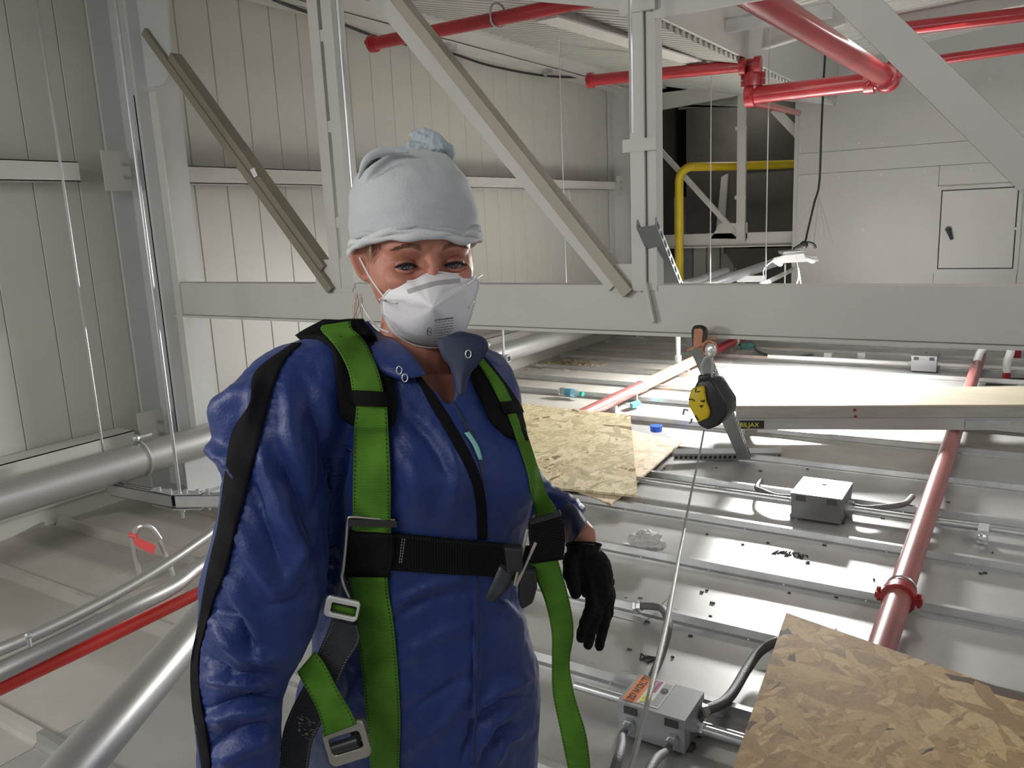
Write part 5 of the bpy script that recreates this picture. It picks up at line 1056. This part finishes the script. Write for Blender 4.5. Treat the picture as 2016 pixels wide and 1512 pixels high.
# front placket stripe and seams
band('placket_stripe',[(797,722,828,740),(822,752,850,768),(848,800,872,800),(878,850,903,850),(907,900,930,900),(928,945,948,945),(938,1000,958,1000),(940,1062,960,1062)],M_trim,cv,off=.001,th=.001,k=6,nx=5,smoothk=1,label='black zip placket')
band('placket_seam',[(938,1136,941,1136),(939,1250,942,1250),(936,1380,939,1380),(930,1520,933,1520)],M_fabricd,cv,off=.0006,th=.0008,k=10,nx=3,smoothk=1)
band('zip_opening',[(884,784,893,790),(905,820,925,842),(930,870,942,885),(948,930,952,935),(956,975,958,978)],M_fabricd,cv,off=.0012,th=.0008,k=5,nx=4,label='dark open zip gap')
band('undershirt',[(914,852,924,850),(930,875,942,878),(943,905,950,905)],M_teal,cv,off=.0022,th=.0006,k=4,nx=4,label='teal undershirt glimpse')
# collar flaps
band('collar',[(700,640,724,633),(704,668,746,655),(712,700,786,676),(745,730,812,700),(790,748,838,738)],M_fabric,cv,off=.012,th=.003,k=5,nx=8,curl=.006,label='left collar flap')
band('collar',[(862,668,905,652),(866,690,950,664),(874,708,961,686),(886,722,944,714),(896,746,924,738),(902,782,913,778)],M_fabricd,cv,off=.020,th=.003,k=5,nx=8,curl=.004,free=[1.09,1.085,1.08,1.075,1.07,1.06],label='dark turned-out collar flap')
for (x,y,dd) in ((922,697,.0),(786,729,.0),(797,744,.0)):
    D_=1.052 if x>900 else onbody(x,y,1.1)-.022; mb=MB(); c=P(x,y,D_); _,a1,a2=frame(FW); tube(mb,[c+(a1*math.cos(t)*.0036+a2*math.sin(t)*.0052) for t in np.linspace(0,2*math.pi,18)],.0007,6,caps=False); part('snap_ring',mb,M_silver,cv,True,label='snap fastener ring')
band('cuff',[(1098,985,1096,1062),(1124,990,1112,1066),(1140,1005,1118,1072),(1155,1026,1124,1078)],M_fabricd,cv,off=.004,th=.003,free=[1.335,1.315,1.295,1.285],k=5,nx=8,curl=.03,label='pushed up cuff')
# ---- gloved left hand
gl=[(1149,1072,1.283,66,.028),(1150,1092,1.280,76,.028),(1160,1120,1.275,88,.024),(1170,1145,1.272,80,.021),(1180,1170,1.270,58,.020),(1183,1190,1.268,46,.018)]
sh=[loft(resample(gl,3),20)]
def finger(pts,r): return wtube(smooth_path([P(*q) for q in pts],4),[float(np.interp(k/(4*(len(pts)-1)),np.linspace(0,1,len(r)),r)) for k in range(4*(len(pts)-1)+1)],10)
def tipf(pts,r):
    a=finger(pts,r); mb=MB(); ball(mb,P(*pts[-1]),r[-1],10,8); return [a,(mb.v,mb.f)]
for pts,r in (([(1166,1140,1.262),(1166,1180,1.252),(1157,1215,1.25),(1147,1240,1.256),(1144,1257,1.262)],[.013,.0115,.0105,.0095,.0078]),
              ([(1176,1150,1.268),(1176,1195,1.26),(1167,1235,1.262),(1160,1258,1.27),(1157,1270,1.275)],[.013,.0115,.0105,.0095,.0078]),
              ([(1189,1150,1.278),(1191,1195,1.273),(1187,1235,1.278),(1182,1260,1.285),(1179,1272,1.29)],[.013,.0115,.0105,.0098,.008]),
              ([(1196,1140,1.29),(1199,1180,1.288),(1197,1210,1.292),(1188,1228,1.298),(1184,1240,1.30)],[.012,.0105,.009,.0085,.007]),
              ([(1128,1090,1.262),(1124,1125,1.25),(1130,1150,1.245),(1133,1168,1.245)],[.015,.0145,.0125,.0095])):
    sh+=tipf(pts,r)
co,fs=remesh(sh,.0022,3,.45); N=vnormals(co,fs)
co=folds(co,N,[([(1120,1085),(1150,1092),(1178,1088)],4,.003),([(1118,1100),(1150,1108),(1190,1108)],4,-.002),([(1165,1120),(1175,1160),(1180,1200)],5,-.0025),([(1185,1110),(1195,1150),(1195,1190)],5,.002),([(1155,1195),(1175,1200),(1195,1195)],3,-.0015),([(1150,1225),(1170,1230),(1190,1228)],3,-.0015),([(1140,1110),(1150,1130),(1150,1150)],4,-.002)]); co=fbm(co,55,.0022,N,(1,1,1),4,3)
mb=MB(); mb.v=co.tolist(); mb.f=fs; gl_=part('glove',mb,M_glove,wm,True,label='black glove on the hanging left hand')
mb=MB(); q=[P(1149+34*math.cos(t),1073+5*math.sin(t)*-1,1.283-.029*math.sin(t)) for t in np.linspace(0,2*math.pi,25)]; tube(mb,q,.0022,6,caps=False); part('glove_cuff',mb,M_glove,gl_,True)
# ---- boots (below the frame)
for s in (-1,1):
    c=hip+RT0*s*.105; mb=MB(); sh=[wtube([(c[0],c[1],.24),(c[0],c[1],.12),(c[0],c[1],.06)],[.05,.05,.052],16)]
    f0=V3((c[0],c[1],.045)); sh.append(wtube([f0+HEAD*.05,f0-HEAD*.05,f0-HEAD*.12,f0-HEAD*.165],[.045,.046,.042,.028],14)); co,fs=remesh(sh,.006,3,.5); co[:,2]=np.maximum(co[:,2],.002)
    mb.v=co.tolist(); mb.f=fs; part('boot',mb,M_boot,wm,True)
# harness: webbing, pads and buckles, a thing of its own worn by the woman
hn=thing('safety_harness','green and black full body harness worn over the blue coverall','harness',(P(740,1050,1.0)[0],P(740,1050,1.0)[1],P(740,1500,1.05)[2]))
band('shoulder_pad',[(640,630,716,628),(583,662,722,640),(628,668,742,668),(655,690,757,700),(663,740,772,745),(666,785,781,790),(674,815,779,825),(700,838,768,842)],M_pad,hn,off=.007,th=.009,k=5,nx=9,curl=.004,label='black padded shoulder pad',stack=True)
band('shoulder_pad',[(925,705,948,700),(930,745,982,742),(950,790,1012,785),(968,830,1028,830),(1000,860,1036,870)],M_pad,hn,off=.006,th=.008,k=5,nx=8,label='far black shoulder pad',stack=True,dmax=1.125)
band('shoulder_strap',[(636,640,690,632),(632,650,694,648),(655,675,715,668),(675,704,732,701),(688,738,746,735),(694,770,755,772),(702,800,762,800),(699,840,764,840),(698,880,766,880),(696,950,769,950),(695,1020,769,1022),(694,1048,770,1050)],M_green_w,hn,off=.011,th=.0025,k=6,nx=9,smoothk=5,label='bright green shoulder webbing',stack=True)
band('strap_keeper',[(690,768,764,772),(690,784,765,788),(692,798,767,801)],M_pad,hn,off=.005,th=.003,k=3,nx=8,stack=True)
band('shoulder_strap',[(932,700,944,698),(964,750,987,752),(985,790,1007,790),(1004,826,1026,826),(1020,873,1043,873),(1038,927,1060,927),(1047,975,1077,972),(1053,1005,1094,1000),(1052,1030,1100,1026)],M_green_w,hn,off=.0035,th=.0025,k=6,nx=7,smoothk=5,label='far green shoulder webbing',stack=True,dmax=1.125)
band('strap_keeper',[(984,792,1018,788),(990,806,1026,803),(994,815,1030,812)],M_pad,hn,off=.0035,th=.003,k=3,nx=7,stack=True,dmax=1.12)
band('chest_strap',[(684,1042,682,1118),(720,1045,720,1120),(772,1050,772,1122),(830,1056,830,1126),(890,1062,890,1130),(960,1068,960,1134),(1010,1072,1006,1142),(1045,1075,1042,1145),(1075,1060,1072,1120)],M_black_w,hn,off=.0035,th=.003,k=5,nx=9,smoothk=4,label='black chest strap',stack=True)
band('strap_sleeve',[(682,1048,776,1054),(680,1082,776,1086),(678,1120,770,1122),(682,1143,764,1146)],M_black_w,hn,off=.0035,th=.003,k=5,nx=8,label='black sleeve over the strap junction',stack=True)
band('body_strap',[(686,1136,763,1138),(690,1175,766,1172),(700,1230,775,1230),(712,1317,783,1317),(721,1404,788,1404),(728,1480,787,1480),(731,1540,784,1540)],M_green_w,hn,off=.0035,th=.0025,k=6,nx=9,smoothk=5,label='green webbing hanging down the front',stack=True)
band('side_wrap',[(1040,1028,1102,1010),(1040,1050,1110,1035),(1044,1085,1112,1070),(1046,1108,1108,1100)],M_black_w,hn,off=.014,th=.004,k=4,nx=7,free=[1.10,1.10,1.10,1.11],label='black wrap at the far side')
band('loose_strap',[(1044,1095,1094,1085),(1052,1130,1100,1108),(1073,1183,1121,1183),(1086,1244,1129,1244),(1087,1305,1121,1305),(1089,1366,1130,1366),(1105,1447,1154,1447),(1122,1530,1164,1530)],M_green_w,hn,off=0,th=.0025,k=7,nx=7,free=[1.10,1.10,1.11,1.13,1.15,1.15,1.14,1.14],curl=.004,label='long green strap end hanging free')
band('hip_strap',[(654,1218,704,1232),(646,1240,708,1262),(624,1290,680,1310),(598,1350,654,1375),(572,1400,630,1430),(556,1450,614,1465),(550,1530,605,1530)],M_grey_w,hn,off=.020,th=.003,k=6,nx=8,smoothk=5,label='grey webbing over the hip',free=[1.06,1.055,1.055,1.06,1.07,1.08,1.08])
band('leg_strap',[(586,1322,620,1282),(598,1345,640,1310),(622,1390,664,1356),(634,1425,690,1400),(637,1450,702,1425)],M_green_w,hn,off=.024,th=.003,k=6,nx=7,free=[1.045,1.04,1.035,1.03,1.03],label='short green strap entering the metal buckle')
band('leg_strap_core',[(652,1470,716,1462),(655,1495,712,1486)],M_black_w,hn,off=.0,th=.008,k=3,nx=5,free=[1.022,1.022])
# buckles
def loopb(name,pts,r,m,par,lab=None,closed=True):
    q=[P(*p) for p in pts]; q=q+[q[0]] if closed else q; mb=MB(); tube(mb,smooth_path(q,4),r,8); return part(name,mb,m,par,True,label=lab)
Dq=min(onbody(700,1028,1.),onbody(725,1070,1.),onbody(772,1030,1.))-.012
loopb('square_buckle',[(778,1024,Dq),(735,1021,Dq),(692,1018,Dq),(685,1026,Dq),(681,1070,Dq),(676,1120,Dq),(673,1135,Dq),(678,1155,Dq),(688,1176,Dq+.004)],.0020,M_buck,hn,'dark wire frame buckle',False)
mb=MB(); beam(mb,P(686,1027,Dq),P(782,1030,Dq),.008,.009); part('buckle_bar',mb,M_blackp,hn,label='black cross bar')
mb=MB(); Dr=1.085; beam(mb,P(1042,1028,Dr),P(1104,1010,Dr),.006,.007); part('buckle_bar',mb,M_blackp,hn,label='black cross bar')
band('buckle_tab',[(697,1034,768,1037),(696,1040,768,1044),(699,1045,767,1049)],M_green_w,hn,off=.0035,th=.002,k=2,nx=6,stack=True)
def plate_frame(name,outer,hole,D,th,m,par,lab,rnd=.002):
    import bmesh
    n=len(outer); vo=[P(x,y,D) for x,y in outer]; vh=[P(x,y,D) for x,y in hole]; t=HEAD*th; mb=MB()
    v=vo+vh+[p+t for p in vo]+[p+t for p in vh]; f=[]
    for i in range(n):
        j=(i+1)%n; f+=[(i,j,n+j,n+i),(2*n+j,2*n+i,3*n+i,3*n+j),(j,i,2*n+i,2*n+j),(n+i,n+j,3*n+j,3*n+i)]
    mb.add(v,f); o=part(name,mb,m,par,True,label=lab); b=o.modifiers.new('b','BEVEL'); b.width=rnd; b.segments=3; b.limit_method='ANGLE'; return o
def rrect(cx,cy,w,h,a,r,k=4):
    out=[]
    for sx,sy,t0 in ((1,1,0),(-1,1,90),(-1,-1,180),(1,-1,270)):
        for i in range(k+1):
            t=math.radians(t0+90*i/k); x=sx*(w/2-r)+r*math.cos(t); y=sy*(h/2-r)+r*math.sin(t); ca,sa=math.cos(a),math.sin(a); out.append((cx+x*ca-y*sa,cy+x*sa+y*ca))
    return out
a=math.radians(-17)
plate_frame('metal_buckle',rrect(682,1464,86,78,a,14),rrect(681,1464,62,34,a,6),1.012,.006,M_buck,hn,'worn bronze coloured metal buckle')
mb=MB(); u_=(math.cos(a),math.sin(a)); tube(mb,[P(681-26*u_[0],1466-26*u_[1],1.014),P(681+26*u_[0],1466+26*u_[1],1.014)],.0085,12); part('buckle_roller',mb,M_blackp,hn,'auto',label='black roller bar')
mb=MB(); prism(mb,[P(x,y,1.035) for x,y in rrect(706,1436,36,40,a,12,3)],HEAD*.003); part('buckle_plate',mb,M_buck,hn)
a=math.radians(12)
plate_frame('adjuster_buckle',rrect(672,1199,70,42,a,9),rrect(676,1201,50,20,a,3),1.022,.005,M_silver,hn,'bright silver adjuster buckle')
band('adjuster_web',[(652,1188,702,1200),(650,1200,702,1212)],M_green_w,hn,off=.0,th=.004,k=2,nx=5,free=[1.033,1.033])
mb=MB(); 
tube(mb,[P(1038,1042,1.045),P(1030,1080,1.04),P(1013,1152,1.04)],.0022,8); part('metal_link',mb,M_buck,hn,'auto',label='thin metal ring edge')
mb=MB(); tube(mb,[P(1055,1068,1.045),P(1040,1100,1.04),P(1016,1153,1.04)],.0022,8); part('metal_link',mb,M_buck,hn,'auto',label='thin metal ring edge')
band('hang_tag',[(985,1110,1012,1128),(972,1140,1003,1155),(958,1170,985,1176),(955,1180,972,1186)],mat('dark_tag',(.035,.045,.045),.35,var=.5,vs=60),hn,off=.006,th=.002,k=3,nx=4,free=[1.05,1.045,1.042,1.042],label='dark hanging tag')
mb=MB(); prism(mb,[P(*q,1.085) for q in ((1020,1125),(1056,1120),(1058,1160),(1050,1190),(1026,1204),(1020,1180))],HEAD*.03); o=part('pouch',mb,M_blackp,hn,label='black pouch'); b=o.modifiers.new('b','BEVEL'); b.width=.006; b.segments=3
mb=MB(); prism(mb,[P(*q,1.03) for q in ((991,1078),(1030,1080),(1028,1128),(998,1130))],HEAD*.02); o=part('snap_buckle',mb,M_blackp,hn); b=o.modifiers.new('b','BEVEL'); b.width=.004; b.segments=2
# contrast stitching
mb=MB()
for x0,y0,x1,y1 in ((792,1060,786,1110),(797,1061,790,1110)):
    for i in range(9):
        t=i/9; x=x0+(x1-x0)*t; y=y0+(y1-y0)*t; D_=onbody(x,y,1.0)-.0005; tube(mb,[P(x,y,D_),P(x+(x1-x0)*.07,y+(y1-y0)*.07,D_)],.0004,4)
for i in range(70):
    x=584+random.uniform(0,52); y=1405+random.uniform(0,52); 
    if inpoly(x,y,[(578,1402),(628,1420),(612,1462),(566,1456)]): tube(mb,[P(x,y,1.048),P(x+random.uniform(3,6),y+random.uniform(-3,3),1.048)],.0004,4)
part('stitching',mb,M_rag,hn,kind='stuff',label='pale stitching')
